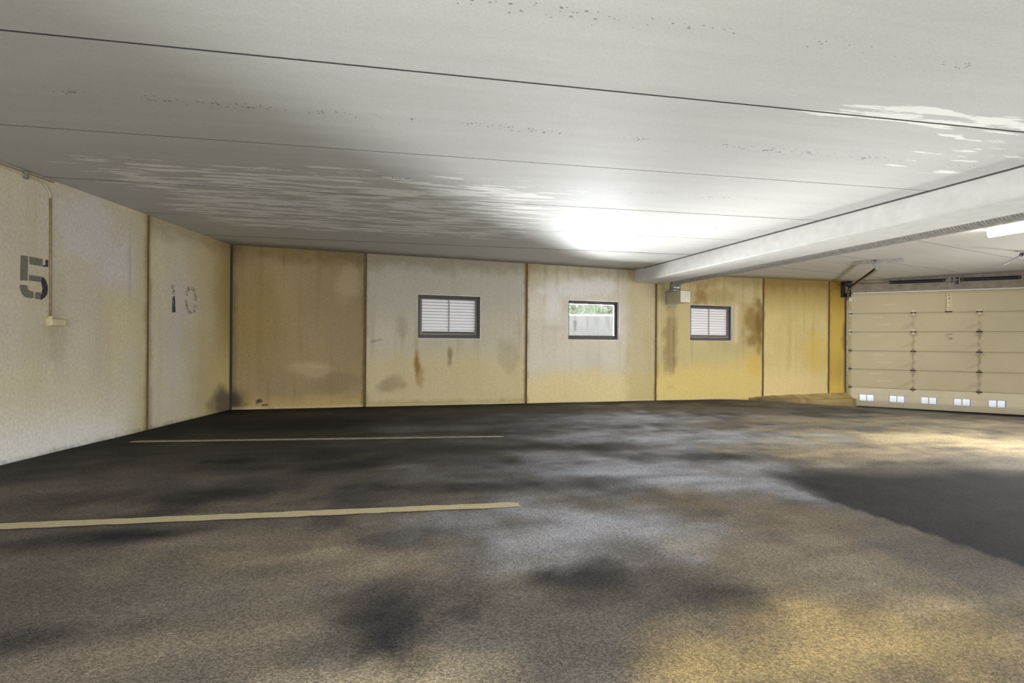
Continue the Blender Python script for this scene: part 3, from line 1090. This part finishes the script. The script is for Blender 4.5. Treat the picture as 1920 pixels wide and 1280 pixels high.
# ------------------------------------------------------------------ ceiling slabs
ceiling = empty('ceiling', (0, 3, HC), kind='structure')
ang = rad(9.3)
u = (math.cos(ang), math.sin(ang)); w = (-math.sin(ang), math.cos(ang))


def plank_mesh(poly, zlow, th, ch=.0012):
    """slab underside with a chamfered edge"""
    cx = sum(p[0] for p in poly) / len(poly); cy = sum(p[1] for p in poly) / len(poly)
    b = MB()
    k = len(poly)

    def inset(p):
        d = math.hypot(cx - p[0], cy - p[1])
        return (p[0] + (cx - p[0]) / d * ch * 1.4, p[1] + (cy - p[1]) / d * ch * 1.4)
    ins = [inset(p) for p in poly]
    lo = [(x, y, zlow(x, y)) for x, y in ins]
    mid = [(x, y, zlow(x, y) + ch) for x, y in poly]
    hi = [(x, y, zlow(x, y) + th) for x, y in poly]
    b.v = lo + mid + hi
    b.f = [tuple(range(k)), tuple(range(2 * k, 3 * k))]
    for j in range(k):
        j2 = (j + 1) % k
        b.f.append((j, j2, k + j2, k + j)); b.f.append((k + j, k + j2, 2 * k + j2, 2 * k + j))
    b.m = [0, 0] + [1] * (2 * k)
    return b


bn = BEAM_N
rnd = random.Random(2)
for k in range(-7, 7):
    d0, d1 = 2.70 + 1.193 * k, 2.70 + 1.193 * (k + 1)
    gap = .005 if k != 1 else .007
    poly = []
    for x, d in ((-12, d0 + gap), (14, d0 + gap), (14, d1 - gap), (-12, d1 - gap)):
        poly.append((u[0] * x + w[0] * d, u[1] * x + w[1] * d))
    poly = clip(poly, -FL.n[0], -FL.n[1], -(FL.n @ np.array(A)) + .05)
    if poly: poly = clip(poly, -FB.n[0], -FB.n[1], -(FB.n @ np.array(A)) + .05)
    if poly: poly = clip(poly, bn[0], bn[1], 5.36 - .02)
    if poly: poly = clip(poly, 0, -1, -REAR)
    if len(poly) < 3: continue
    dz = rnd.uniform(-.002, .004)
    plank_mesh(poly, lambda x, y: HC + dz, .2).build('ceiling_slab', [M['ceil_l'], M['joint']], ceiling)
ang2 = rad(27.0)
u2 = (math.cos(ang2), math.sin(ang2)); w2 = (-math.sin(ang2), math.cos(ang2))
for k in range(-12, 7):
    d0, d1 = 4.66 + 1.2 * k, 4.66 + 1.2 * (k + 1)
    poly = []
    for x, d in ((-6, d0 + .005), (22, d0 + .005), (22, d1 - .005), (-6, d1 - .005)):
        poly.append((u2[0] * x + w2[0] * d, u2[1] * x + w2[1] * d))
    poly = clip(poly, -bn[0], -bn[1], -(6.04 - .12))
    if poly: poly = clip(poly, -FB.n[0], -FB.n[1], -(FB.n @ np.array(A)) + .05)
    if poly: poly = clip(poly, -FD.n[0], -FD.n[1], -(FD.n @ np.array(P0)) + .05)
    if poly: poly = clip(poly, 0, -1, -REAR)
    if poly: poly = clip(poly, 1, 0, 15)
    if len(poly) < 3: continue
    plank_mesh(poly, ceil_right, .2).build('ceiling_slab', [M['ceil_r'], M['joint']], ceiling)
for k in range(-6, 7):                      # dark open joints: packing strip above each gap
    d = 2.70 + 1.193 * k
    poly = [(u[0] * x + w[0] * q, u[1] * x + w[1] * q) for x, q in ((-12, d - .03), (14, d - .03), (14, d + .03), (-12, d + .03))]
    poly = clip(poly, -FL.n[0], -FL.n[1], -(FL.n @ np.array(A)) + .05)
    if poly: poly = clip(poly, -FB.n[0], -FB.n[1], -(FB.n @ np.array(A)) + .05)
    if poly: poly = clip(poly, bn[0], bn[1], 5.35)
    if poly: poly = clip(poly, 0, -1, -REAR)
    if len(poly) < 3: continue
    b = MB(); b.slab(poly, HC + .008, HC + .018); b.build('joint_packing', M['joint'], ceiling)
# topping above the joints
b = MB()
b.box(FW, -6, 16, REAR, 14, HC + .24, HC + .34)
b.build('screed', M['core'], ceiling)

# ------------------------------------------------------------------ concrete beam
s_w = None
for t in np.arange(-12, 0, .01):            # where the beam meets the back wall
    q = FBe.o + FBe.d * t
    if (q - FB.o) @ FB.n > 0: s_w = t; break
s_end = 9.0
beam = MB()
ch = .018
segs = np.linspace(s_w - .02, s_end, 60)
prof = [(0, 1.66), (0, BEAM_Z + ch), (ch, BEAM_Z), (.68 - ch, BEAM_Z), (.68, BEAM_Z + ch), (.68, 1.66)]
k = len(prof)
for i, s in enumerate(segs):
    for j, (n, z) in enumerate(prof):
        ss = s
        if i == 0:                           # end cut on the skew of the wall
            ss = s - .3 * n * 1.0
        jit = .003 * (vnoise(s * 3, j * 7.1, 5) - .5) if j in (1, 2, 3, 4) else 0
        beam.v.append(FBe.p(ss, n + jit, z + jit))
for i in range(len(segs) - 1):
    for j in range(k - 1):
        beam.f.append((i * k + j, i * k + j + 1, (i + 1) * k + j + 1, (i + 1) * k + j)); beam.m.append(0)
cbeam = beam.build('concrete_beam', M['beam'], label='white painted concrete beam running under the ceiling to the back wall', cat='beam')

b = MB(); b.box(FBe, s_w + .35, s_end, -.016, .004, HC - .011, HC + .03)  # dark strip added to paint the shade in the joint above the beam
b.build('joint_shade', M['joint'], cbeam, label='dark strip for the shaded joint along the top edge')

# ------------------------------------------------------------------ garage door
door = empty('door_1', FD.p(2.5, 0, -1.59), kind='structure')
ZS = [1.262, .773, .306, -.174, -.643, -1.11, -1.59]
DW = 5.05


def door_col(r):
    """cream paint with grease runs below the hinges of the row above and pale scuffs"""
    def f(s, z):
        n = fbm(s * 3, z * 3, 400 + r); n2 = fbm(s * 12, z * 12, 420 + r)
        col = np.ones(s.shape + (3,)) * lin((198, 186, 153)) * (.95 + .1 * n)[..., None]
        top = ZS[r]
        for h in ((1.295, 2.504, 3.75) if r else ()):
            wob = .018 * np.sin(z * 23 + h * 9) * (top - z) / .45
            k = (1 - sm(.008, .035, np.abs(s - h - wob))) * sm(.0, .12, top - z) * (1 - .35 * sm(.25, .45, top - z)) * np.clip(.15 + 1.3 * n2, 0, 1)
            col = mixc(col, lin((112, 98, 66)), k * (.55 if r >= 2 else .35))
            k = blob(s, z, h - .10, top - .33, .20, .05, 28, .5, 7 + r, 6) * .18 + blob(s, z, h, top - .06, .09, .06, 0, .5, 17 + r, 9) * .35
            col = mixc(col, lin((128, 114, 82)), k)
        k = blob(s, z, .75, top - .28, .22, .012, 2, .4, 40 + r, 8) + blob(s, z, .62, top - .10, .18, .010, -2, .4, 50 + r, 8)
        col = mixc(col, lin((222, 212, 184)), k * .5)
        col = mixc(col, lin((160, 146, 112)), (1 - sm(.0, .05, top - z)) * .35 + (1 - sm(.0, .035, z - ZS[r + 1])) * .35)
        if r == 2:      # small worn-off sticker
            for (a, b_, w_, h_) in ((1.98, .245, .06, .004), (1.93, .19, .012, .006), (1.99, .165, .05, .004), (1.92, .14, .02, .006), (1.985, .135, .03, .004)):
                col = mixc(col, lin((110, 98, 74)), ((np.abs(s - a) < w_) & (np.abs(z - b_) < h_ + .008)) * .5)
        return col
    return f


DWIN = [.385 + .61 * i for i in range(8)]
for r in range(6):
    za, zb_ = ZS[r + 1] + .003, (ZS[r] - .003 if r else 1.36)
    b = MB()
    if r < 5:
        grid_panel(FD, -.06, DW, za, zb_, door_col(r), None, .03, .004, .05, (150, 138, 108)).build('door_section', M['door_a'], door)
    else:
        h0, h1 = -1.462, -1.272
        b.box(FD, -.06, DW, -.05, 0, za, h0, c=.003)
        b.box(FD, -.06, DW, -.05, 0, h1, zb_, c=.003)
        e = [-.06]
        for c_ in DWIN: e += [c_ - .168, c_ + .168]
        e.append(DW)
        for q in range(0, len(e), 2):
            b.box(FD, e[q], e[q + 1], -.05, 0, h0, h1)
        low = b.build('door_section', M['door_low'], door, label='paler bottom section with small windows')
        for c_ in DWIN:
            m = MB()
            a0, a1 = c_ - .168, c_ + .168
            m.box(FD, a0, a0 + .022, -.055, .008, h0, h1, c=.004); m.box(FD, a1 - .022, a1, -.055, .008, h0, h1, c=.004)
            m.box(FD, a0, a1, -.055, .008, h0, h0 + .02, c=.004); m.box(FD, a0, a1, -.055, .008, h1 - .02, h1, c=.004)
            m.box(FD, c_ - .008, c_ + .008, -.04, -.01, h0, h1)
            m.build('window_frame', M['dw'], low)
            m = MB(); m.box(FD, a0 + .015, a1 - .015, -.036, -.031, h0 + .015, h1 - .015)
            m.build('window_pane', M['glass'], low)
b = MB(); b.box(FD, -.06, DW, -.035, -.005, -1.640, -1.588)
b.build('bottom_seal', M['rubber'], door)
for r in range(1, 6):
    b = MB(); b.box(FD, -.06, DW, -.045, -.006, ZS[r] - .02, ZS[r] + .02)
    b.build('section_tongue', M['stile_d'], door)
# end stile strips between the hinges
for r in range(6):
    b = MB(); b.box(FD, -.055, .055, 0, .004, ZS[r + 1] + .03, ZS[r] - .03)
    b.build('end_stile', M['stile'], door)
# faint vertical stains are left to the hinges: hinge = two leaves on a knuckle
def hinge(s, z, mat, parent):
    b = MB()
    up = [(-.032, .006), (.032, .006), (.032, .035), (.024, .058), (.0, .068), (-.024, .058), (-.032, .035)]
    dn = [(-.03, -.006), (.03, -.006), (.022, -.035), (.0, -.068), (-.022, -.035)]
    b.prism(FD, [(s + p, z + q) for p, q in up], 0, .005)
    b.prism(FD, [(s + p, z + q) for p, q in dn], 0, .005)
    h = b.build('hinge', mat, parent, at=FD.p(s, 0, z))
    k = MB()
    k.tube([FD.p(s - .052, .012, z), FD.p(s + .052, .012, z)], .0125, 8)
    for p in (-.045, .045):
        k.box(FD, s + p - .006, s + p + .006, 0, .026, z - .016, z + .016)
    k.tube([FD.p(s, .004, z + .036), FD.p(s, .010, z + .036)], .008, 6)
    k.build('knuckle', M['rust'], h)
    return h


first = {}
for r in range(1, 6):
    for c_, s in enumerate((.018, 1.295, 2.504, 3.75, 4.98)):
        mat = M['hinge'] if (r <= 1 or (c_ == 0 and r <= 2) or (c_ == 1 and r <= 2)) else M['hinge_d']
        if mat.name not in first:
            first[mat.name] = hinge(s, ZS[r], mat, door)
            first[mat.name + 's'] = (s, ZS[r])
        else:
            src = first[mat.name]
            o = src.copy(); COL.objects.link(o); o.parent = door
            ps, pz = first[mat.name + 's']
            d = Vector(FD.p(s, 0, ZS[r])) - Vector(FD.p(ps, 0, pz))
            o.location = src.location + d
            for chd in src.children:
                q = chd.copy(); COL.objects.link(q); q.parent = o
# operator bracket on the top section
b = MB()
b.box(FD, 1.918, 1.982, 0, .012, .80, 1.235)
b.box(FD, 1.91, 1.922, 0, .03, .80, 1.235); b.box(FD, 1.978, 1.99, 0, .03, .80, 1.235)
b.build('operator_bracket', M['hinge'], door, label='perforated cream bracket')
b = MB()
for q in (.83, .87, 1.0, 1.08, 1.11, 1.17, 1.2):
    b.box(FD, 1.935, 1.965, .012, .016, q, q + .012)
b.box(FD, 1.89, 2.01, 0, .03, .772, .80)
b.build('bracket_slots', M['rust'], door)
# top roller bracket
b = MB(); b.box(FD, -.03, .06, 0, .012, 1.10, 1.17); b.box(FD, -.05, .14, .01, .03, 1.178, 1.192)
b.build('roller_bracket', M['hinge'], door)

# header over the door
hd = MB()
qa, qb = FD.p(-.10, .115, 0), FD.p(5.09, .115, 0)
hd.prism(FD, [(-.10, 1.30), (5.09, 1.30), (5.09, float(ceil_right(qb[0], qb[1])) - .004), (-.10, float(ceil_right(qa[0], qa[1])) - .004)], .005, .115)
hdr = hd.build('header_board', M['header'], label='grey brown header panel above the garage door', cat='header')
b = MB(); b.box(FD, .06, 5.05, .06, .122, 1.278, 1.302, c=.003)
b.build('weather_strip', M['strip'], hdr, label='white strip along its lower edge')

# spring shaft
sh = empty('torsion_spring_shaft', FD.p(2.0, .24, 1.52), 'dark torsion spring shaft under the ceiling above the garage door', 'spring shaft')
zS, nS = 1.515, .26
b = MB(); b.tube([FD.p(-.12, nS, zS), FD.p(5.05, nS, zS)], .013, 10); b.build('shaft', M['galv'], sh, smooth=True)
for (a0, a1) in ((.80, 1.78), (2.10, 3.06)):
    L_ = a1 - a0; turns = int(L_ / .016); pts = []
    for i in range(turns * 10 + 1):
        t = i / 10 * 2 * math.pi
        p = np.array(FD.p(a0 + L_ * i / (turns * 10), nS, zS))
        q = FD.n * (math.cos(t) * .036)
        pts.append((p[0] + q[0], p[1] + q[1], p[2] + math.sin(t) * .036))
    b = MB(); b.tube(pts, .0068, 5); b.build('torsion_spring', M['spring'], sh, smooth=True)
    for e in (a0, a1):
        b = MB(); b.tube([FD.p(e - .03, nS, zS), FD.p(e + .03, nS, zS)], .042, 14); b.build('winding_cone', M['track'], sh)
b = MB(); b.box(FD, 1.90, 1.99, .115, .125, 1.44, 1.60); b.box(FD, 1.94, 1.952, .12, nS + .05, 1.46, 1.58); b.box(FD, 2.04, 2.052, .115, nS + .05, 1.42, 1.58)
b.build('bearing_bracket', M['galv'], sh)
b = MB(); b.tube([FD.p(-.10, nS, zS), FD.p(.0, nS, zS)], .072, 20); b.tube([FD.p(-.085, nS, zS), FD.p(-.015, nS, zS)], .058, 20)
b.build('cable_drum', M['spring'], sh)
b = MB(); b.box(FB, 13.70, 13.90, .002, .016, 1.20, 1.585); b.box(FB, 13.89, 13.90, .002, .12, 1.20, 1.585)
b.box(FB, 13.70, 13.90, .002, .05, 1.188, 1.20)
b.build('bearing_plate', M['track'], sh)

# roller track: upright, bend and overhead run to its hanger
tr = empty('roller_track', FD.p(-.085, .05, -1.25), 'dark steel roller track left of the garage door, bending under the ceiling', 'door track')
path = [Vector(FD.p(-.05, .10, -1.245)), Vector(FD.p(-.05, .10, 1.02))]
e_end = Vector((6.86, 8.62, 1.425))
st_ = Vector(FD.p(-.05, .10, 1.02))
dirh = Vector((e_end.x - st_.x, e_end.y - st_.y, 0)).normalized()
R_ = .36
zt = 1.40
path[-1] = st_ + Vector((0, 0, zt - R_ - 1.02))
cpt = path[-1].copy()
for i in range(1, 9):
    t = i / 8 * math.pi / 2
    path.append(cpt + dirh * (R_ * (1 - math.cos(t))) + Vector((0, 0, R_ * math.sin(t))))
path.append(e_end)


def channel(path, wdt, dep, th, mat, name, parent):
    """C-shaped rolled track swept along the path"""
    b = MB()
    side = Vector((dirh.y, -dirh.x, 0))
    prof = [(-wdt / 2, 0), (-wdt / 2, dep), (wdt / 2, dep), (wdt / 2, 0), (wdt / 2 - th, 0), (wdt / 2 - th, dep - th), (-wdt / 2 + th, dep - th), (-wdt / 2 + th, 0)]
    k = len(prof)
    for i, p in enumerate(path):
        t = (path[min(i + 1, len(path) - 1)] - path[max(i - 1, 0)]).normalized()
        nn = t.cross(side).normalized()
        for a_, d_ in prof:
            q = p + nn * a_ - side * (d_ - dep / 2)
            b.v.append((q.x, q.y, q.z))
    for i in range(len(path) - 1):
        for j in range(k):
            j2 = (j + 1) % k
            b.f.append((i * k + j, i * k + j2, (i + 1) * k + j2, (i + 1) * k + j)); b.m.append(0)
    b.f.append(tuple(range(k))); b.m.append(0)
    b.f.append(tuple((len(path) - 1) * k + j for j in range(k))); b.m.append(0)
    return b.build(name, mat, parent)


channel(path, .055, .045, .006, M['rail'], 'track_rail', tr)
b = MB(); b.box(FD, -.088, -.080, .10, .14, -1.245, 1.2); b.box(FD, -.088, -.022, .066, .074, -1.24, 1.2)
b.build('wall_angle', M['track'], tr)
b = MB(); q = e_end
b.box(FW, q.x - .05, q.x + .05, q.y - .006, q.y + .006, q.z - .03, q.z + .05)
b.build('end_stop', M['galv_dark'], tr)

# perforated hanger
hg = empty('track_hanger', (6.9, 8.76, 1.59), 'perforated steel ceiling hanger with angled strut holding the roller track end', 'hanger')
h0 = Vector((6.54, 8.97, 0)); h1 = Vector((7.27, 8.53, 0)); hd_ = (h1 - h0)
ah = math.atan2(hd_.y, hd_.x)
FH = Frame((h0.x, h0.y), ah, (math.sin(ah), -math.cos(ah)))
Lh = hd_.length
zc = float(ceil_right(6.9, 8.76)) - .006


def perforated(F, s0, s1, n, z0, z1, th, holes, mat, name, parent):
    b = MB()
    hs = np.linspace(s0, s1, holes * 2 + 2)
    zm0, zm1 = z0 + (z1 - z0) * .36, z0 + (z1 - z0) * .64
    b.box(F, s0, s1, n, n + th, z0, zm0); b.box(F, s0, s1, n, n + th, zm1, z1)
    for i in range(0, len(hs) - 1, 2):
        b.box(F, hs[i], hs[i + 1], n, n + th, zm0, zm1)
    return b.build(name, mat, parent)


perforated(FH, 0, Lh, 0, zc - .045, zc + .01, .004, 16, M['galv_dark'], 'ceiling_angle', hg)
b = MB(); b.box(FH, 0, Lh, -.04, .002, zc, zc + .012); b.build('angle_flange', M['galv_dark'], hg)
s_e = float((np.array((e_end.x, e_end.y)) - FH.o) @ FH.d)
n_e = float((np.array((e_end.x, e_end.y)) - FH.o) @ FH.n)
b = MB()
b.prism(FH, [(s_e - .018, e_end.z), (s_e + .018, e_end.z), (s_e + .018, zc), (s_e - .018, zc)], n_e - .004, n_e + .0)
b.build('drop_bar', M['galv_dark'], hg)
b = MB()
b.prism(FH, [(s_e - .005, e_end.z), (s_e + .012, e_end.z + .03), (s_e - .125, zc), (s_e - .155, zc)], n_e + .001, n_e + .005)
b.build('diagonal_bar', M['galv_dark'], hg)
b = MB(); b.box(FH, s_e - .03, s_e + .03, min(0, n_e), max(0, n_e), zc - .02, zc - .012); b.build('tie_plate', M['galv_dark'], hg)

# rod hanging from the ceiling at the right edge
rd = empty('ceiling_strut', (8.9, 8.0, 1.59), 'thin pale rod slanting down from the ceiling at far right', 'rod')
pa = Vector((8.93, 8.01, 1.60)); pb = Vector((8.01, 7.48, 1.305))
b = MB(); b.tube([pa, pb], .011, 10); b.build('rod', M['galv'], rd, smooth=True)
b = MB(); b.tube([pb + Vector((-.012, -.005, .03)), pb + Vector((-.012, -.005, -.03))], .013, 10); b.build('end_hook', M['galv_dark'], rd)
b = MB(); mid = pa.lerp(pb, .12); b.tube([mid + (pa - pb).normalized() * .04, mid - (pa - pb).normalized() * .04], .026, 12); b.build('dark_joint', M['spring'], rd)
b = MB(); b.tube([pa + Vector((0, 0, .02)), pa + Vector((0, 0, -.03))], .05, 16); b.build('ceiling_plate', M['galv_dark'], rd)

# ------------------------------------------------------------------ ventilation duct
duct = empty('ventilation_duct', FB.p(8.56, .24, .85), 'galvanised ventilation duct with wall box, elbow and spiral pipe beside the beam', 'duct')
b = MB(); b.box(FB, 8.43, 8.69, .0, .47, .852, 1.10)
b.build('duct_box', plain('box_galvanised', (188, 182, 166), .4, .45, var=.08), duct)
b = MB()
b.box(FB, 8.405, 8.715, .0, .014, .825, 1.13)
b.build('wall_flange', M['galv_dark'], duct)
b = MB()
for s_, n_ in ((8.43, .47), (8.69, .47)):
    b.box(FB, s_ - .004, s_ + .004, n_ - .004, n_ + .004, .85, 1.102)
b.box(FB, 8.43, 8.69, .466, .474, 1.094, 1.102); b.box(FB, 8.43, 8.69, .466, .474, .85, .858)
b.build('box_seam', M['galv_dark'], duct)
PR = .112
PN = 6.20
c0 = FB.o + FB.d * 8.56 + FB.n * .25
# shift the pipe axis onto the line beside the beam
sB = float((c0 - FBe.o) @ FBe.d)
ax = FBe.o + FBe.d * sB + BEAM_N * (PN - 5.36)
zp = 1.245 + PR
b = MB(); b.tube([(ax[0], ax[1], 1.09), (ax[0], ax[1], 1.155)], PR * 1.02, 24); b.build('collar', M['galv'], duct, smooth=True)
gores = []
Rg = zp - 1.15
for i in range(0, 19):
    t = i / 18 * math.pi / 2
    q = ax + FBe.d * (Rg * (1 - math.cos(t)))
    gores.append((q[0], q[1], 1.15 + Rg * math.sin(t)))
b = MB(); b.tube(gores, PR, 24, cap=False, rf=lambda L, a: PR + (.006 if (L / (Rg * math.pi / 2) * 4) % 1 < .12 else 0)); b.build('elbow', M['galv'], duct, smooth=False)
p_start = ax + FBe.d * Rg
n_r = 1500
Lp = 9.0
pts = [(p_start[0] + FBe.d[0] * Lp * i / n_r, p_start[1] + FBe.d[1] * Lp * i / n_r, zp) for i in range(n_r + 1)]


def spiral(L, a):
    t = (L / .135 - a / (2 * math.pi)) % 1
    r = PR
    if t < .10: r += .0045
    else:
        r += .0018 * math.sin((t - .1) / .9 * 2 * math.pi * 4)
    return r


b = MB(); b.tube(pts, PR, 28, rf=spiral); b.build('spiral_pipe', M['galv_dark'], duct, smooth=False)

# ------------------------------------------------------------------ concrete ledge at the foot of the wall near the door
lg = MB()
ss = np.linspace(10.75, 13.93, 70)
for i, s in enumerate(ss):
    t = (s - 10.75) / (13.93 - 10.75)
    off = .03 + .24 * sm(0, .30, np.array(t)) + .012 * (vnoise(s * 5, 1, 3) - .5)
    ztop = -1.252 + .012 * (vnoise(s * 4, 2, 3) - .5) - .03 * (1 - sm(0, .25, np.array(t)))
    zfr = -1.31 - .075 * sm(.1, .7, np.array(t)) + .022 * (vnoise(s * 3, 5, 8) - .5)
    zc_ = zfr + .02
    for n_, z_ in ((-.02, ztop), (.03, ztop - .004), (off * .62, zc_), (off * .60, zc_ - .012), (off * .95, zc_ - .016), (off + .012, -1.9), (-.02, -1.9)):
        lg.v.append(FB.p(s, float(n_), float(z_)))
for i in range(len(ss) - 1):
    for j in range(7):
        j2 = (j + 1) % 7
        lg.f.append((i * 7 + j, i * 7 + j2, (i + 1) * 7 + j2, (i + 1) * 7 + j)); lg.m.append(0)
lg.f.append(tuple(range(7))); lg.f.append(tuple((len(ss) - 1) * 7 + j for j in range(7))); lg.m += [0, 0]
va = np.array(lg.v)
sv = (va[:, 0] - FB.o[0]) * FB.d[0] + (va[:, 1] - FB.o[1]) * FB.d[1]
cl = np.ones((len(va), 3)) * lin((176, 156, 108))
cl *= (.8 + .4 * fbm(sv * 5, va[:, 2] * 14, 61))[:, None]
cl = mixc(cl, lin((120, 96, 56)), sm(.5, .7, fbm(sv * 3, va[:, 2] * 30, 63)) * .7)
cl = mixc(cl, lin((62, 54, 44)), sm(12.3, 11.4, sv) * (va[:, 2] < -1.29) * .6)
lg.col = cl
lg.build('concrete_ledge', M['wall'], label='rough concrete ledge at the wall foot left of the garage door', cat='ledge')

# ------------------------------------------------------------------ conduit and junction box on the left wall
cd = empty('electrical_conduit', FL.p(3.02, .02, .19), 'thin wall-coloured conduit bending down beside the number 5 into a box', 'conduit')
r_ = .0085
pts = [FL.p(6.5, r_, 1.512), FL.p(3.17, r_, 1.508)]
for i in range(1, 8):
    t = i / 7 * math.pi / 2
    pts.append(FL.p(3.17 - .14 * math.sin(t), r_, 1.508 - .14 * (1 - math.cos(t))))
b = MB(); b.tube(pts, r_, 10); b.build('upper_run', M['conduit'], cd, smooth=True)
b = MB(); b.tube([pts[-1], FL.p(3.022, r_, .18)], r_ * .95, 10); b.build('drop_pipe', M['conduit_d'], cd, smooth=True, label='dirt-streaked vertical pipe')
b = MB(); b.tube([FL.p(6.5, .008, 1.537), FL.p(3.0, .008, 1.535)], .007, 8); b.build('cable', M['conduit'], cd, smooth=True)
b = MB(); b.box(FL, 3.26, 3.285, 0, .032, 1.475, 1.545, c=.004); b.build('clip', M['galv_dark'], cd)
b = MB(); b.box(FL, 2.90, 3.057, 0, .05, .122, .192, c=.010); bx = b.build('junction_box', M['box'], cd)
b = MB(); b.box(FL, 2.905, 3.052, .05, .054, .127, .187, c=.003); b.tube([FL.p(3.022, r_, .19), FL.p(3.022, r_, .215)], .018, 12)
b.box(FL, 2.972, 2.976, .053, .056, .127, .187)
b.build('box_lid', M['box'], bx)

# ------------------------------------------------------------------ ceiling lamp at the right edge
l0 = np.array((6.55, 6.34)); ld = np.array((.287, -.958)); ld /= np.linalg.norm(ld)
la = math.atan2(ld[1], ld[0])
FLp = Frame(l0, la, (-math.sin(la), math.cos(la)))
lz = float(ceil_right(6.6, 6.0))
lamp = empty('fluorescent_lamp', (*FLp.p(.75, 0, 0)[:2], lz), 'lit fluorescent ceiling lamp cut off by the right edge', 'lamp')
b = MB(); b.box(FLp, 0, 1.5, -.04, .04, lz - .045, lz - .001, c=0); b.build('lamp_body', M['lamp_body'], lamp)
b = MB()
pts = [FLp.p(.03, 0, lz - .092), FLp.p(1.47, 0, lz - .092)]
b.tube(pts, .05, 16); b.build('diffuser', M['tube'], lamp, smooth=True)

# ------------------------------------------------------------------ outdoors seen through the windows
og = MB()
og.slab([FB.p(-2, -.3, 0)[:2], FB.p(13.4, -.3, 0)[:2], FB.p(13.4, -40, 0)[:2], FB.p(-2, -40, 0)[:2]], -.25, .05)
og.build('outdoor_ground', M['out_ground'], kind='structure')
dv = MB()
dv.slab([FD.p(-.6, -.13, 0)[:2], FD.p(7, -.13, 0)[:2], FD.p(14, -40, 0)[:2], FD.p(-.6, -40, 0)[:2]], -1.9, -1.66)
dv.build('driveway', M['out_ground'], kind='structure')
rg = MB()
rg.slab([(-30, REAR - .05), (-30, -40), (40, -40), (40, REAR - .05)], -1.4, -1.15)
rg.build('yard', plain('yard_paving', (150, 146, 138), .9), kind='structure')

rw = empty('retaining_wall', (2.5, 13.1, .05), 'grey weathered retaining wall outside the clear window', 'wall')
FR = Frame((0, 13.0), 0, (0, -1))


def out_col(s, z):
    col = np.ones(s.shape + (3,)) * lin((146, 146, 146)) * (.85 + .3 * fbm(s * 2, z * 2, 500))[..., None]
    r = fbm(s * 16, z * 1.2, 510)
    col = mixc(col, lin((96, 96, 98)), sm(.5, .72, r) * .6 * sm(.1, .5, z))
    col = mixc(col, lin((60, 58, 58)), blob(s, z, 1.78, .48, .05, .26, 0, .7, 9, 14) * .85)
    col = mixc(col, lin((110, 110, 114)), blob(s, z, 2.4, .62, .12, .14, 0, .6, 10, 9) * .6)
    return mixc(col, lin((172, 174, 178)), sm(.35, .1, z) * .6)


grid_panel(FR, -2.5, 6.5, .0, .735, out_col, None, .03, .004, .25, (146, 146, 146)).build('wall_body', M['wall'], rw)
b = MB(); b.box(FW, -2.5, 6.5, 12.96, 13.3, .735, .785, c=0); b.build('coping', M['out_cap'], rw, label='pale coping along the top')


def tree(x, y, h, r, label, seed):
    t = empty('pale_tree', (x, y, .05), label, 'tree', 'trees beyond the retaining wall')
    rr = random.Random(seed)
    b = MB()
    b.tube([(x, y, .0), (x + .05, y, h * .4), (x, y + .05, h * .75)], .07, 8, rf=lambda L, a: .10 - .02 * L / max(h, .1))
    b.build('trunk', M['trunk'], t)
    b = MB()
    for i in range(2600):
        th = rr.uniform(0, 2 * math.pi); ph = math.acos(rr.uniform(-1, 1)); q = r * rr.uniform(.3, 1) ** .6
        cx, cy, cz = x + q * math.sin(ph) * math.cos(th), y + q * math.sin(ph) * math.sin(th), h * .62 + q * math.cos(ph) * .8
        a = Vector((rr.uniform(-1, 1), rr.uniform(-1, 1), rr.uniform(-1, 1))).normalized() * rr.uniform(.04, .09)
        c = a.orthogonal().normalized() * rr.uniform(.02, .05)
        c_ = Vector((cx, cy, cz))
        b.quad(tuple(c_ - a), tuple(c_ + c), tuple(c_ + a), tuple(c_ - c))
    o = b.build('foliage', M['leaf'], t, kind='stuff')


tree(2.3, 17.5, 2.6, 1.1, 'pale leafy tree beyond the retaining wall, left of the pair', 1)
tree(4.0, 19.0, 2.4, 1.0, 'pale leafy tree beyond the retaining wall, nearer the house', 2)
hs = empty('distant_house', (6.9, 24.5, .05), 'pale house with blue-grey roof far behind the retaining wall', 'house')
b = MB(); b.box(FW, 5.0, 9.0, 24, 27, .0, 1.55); b.build('house_wall', M['house'], hs)
b = MB()
for sgn in (0,):
    b.prism(FW, [(4.8, 1.5), (9.2, 1.5), (7.0, 2.5)], 23.8, 27.2)
b.build('roof', M['roof'], hs)
b = MB(); b.box(FW, 5.9, 6.5, 23.95, 24.02, 1.0, 1.4); b.build('house_window', M['roof'], hs)
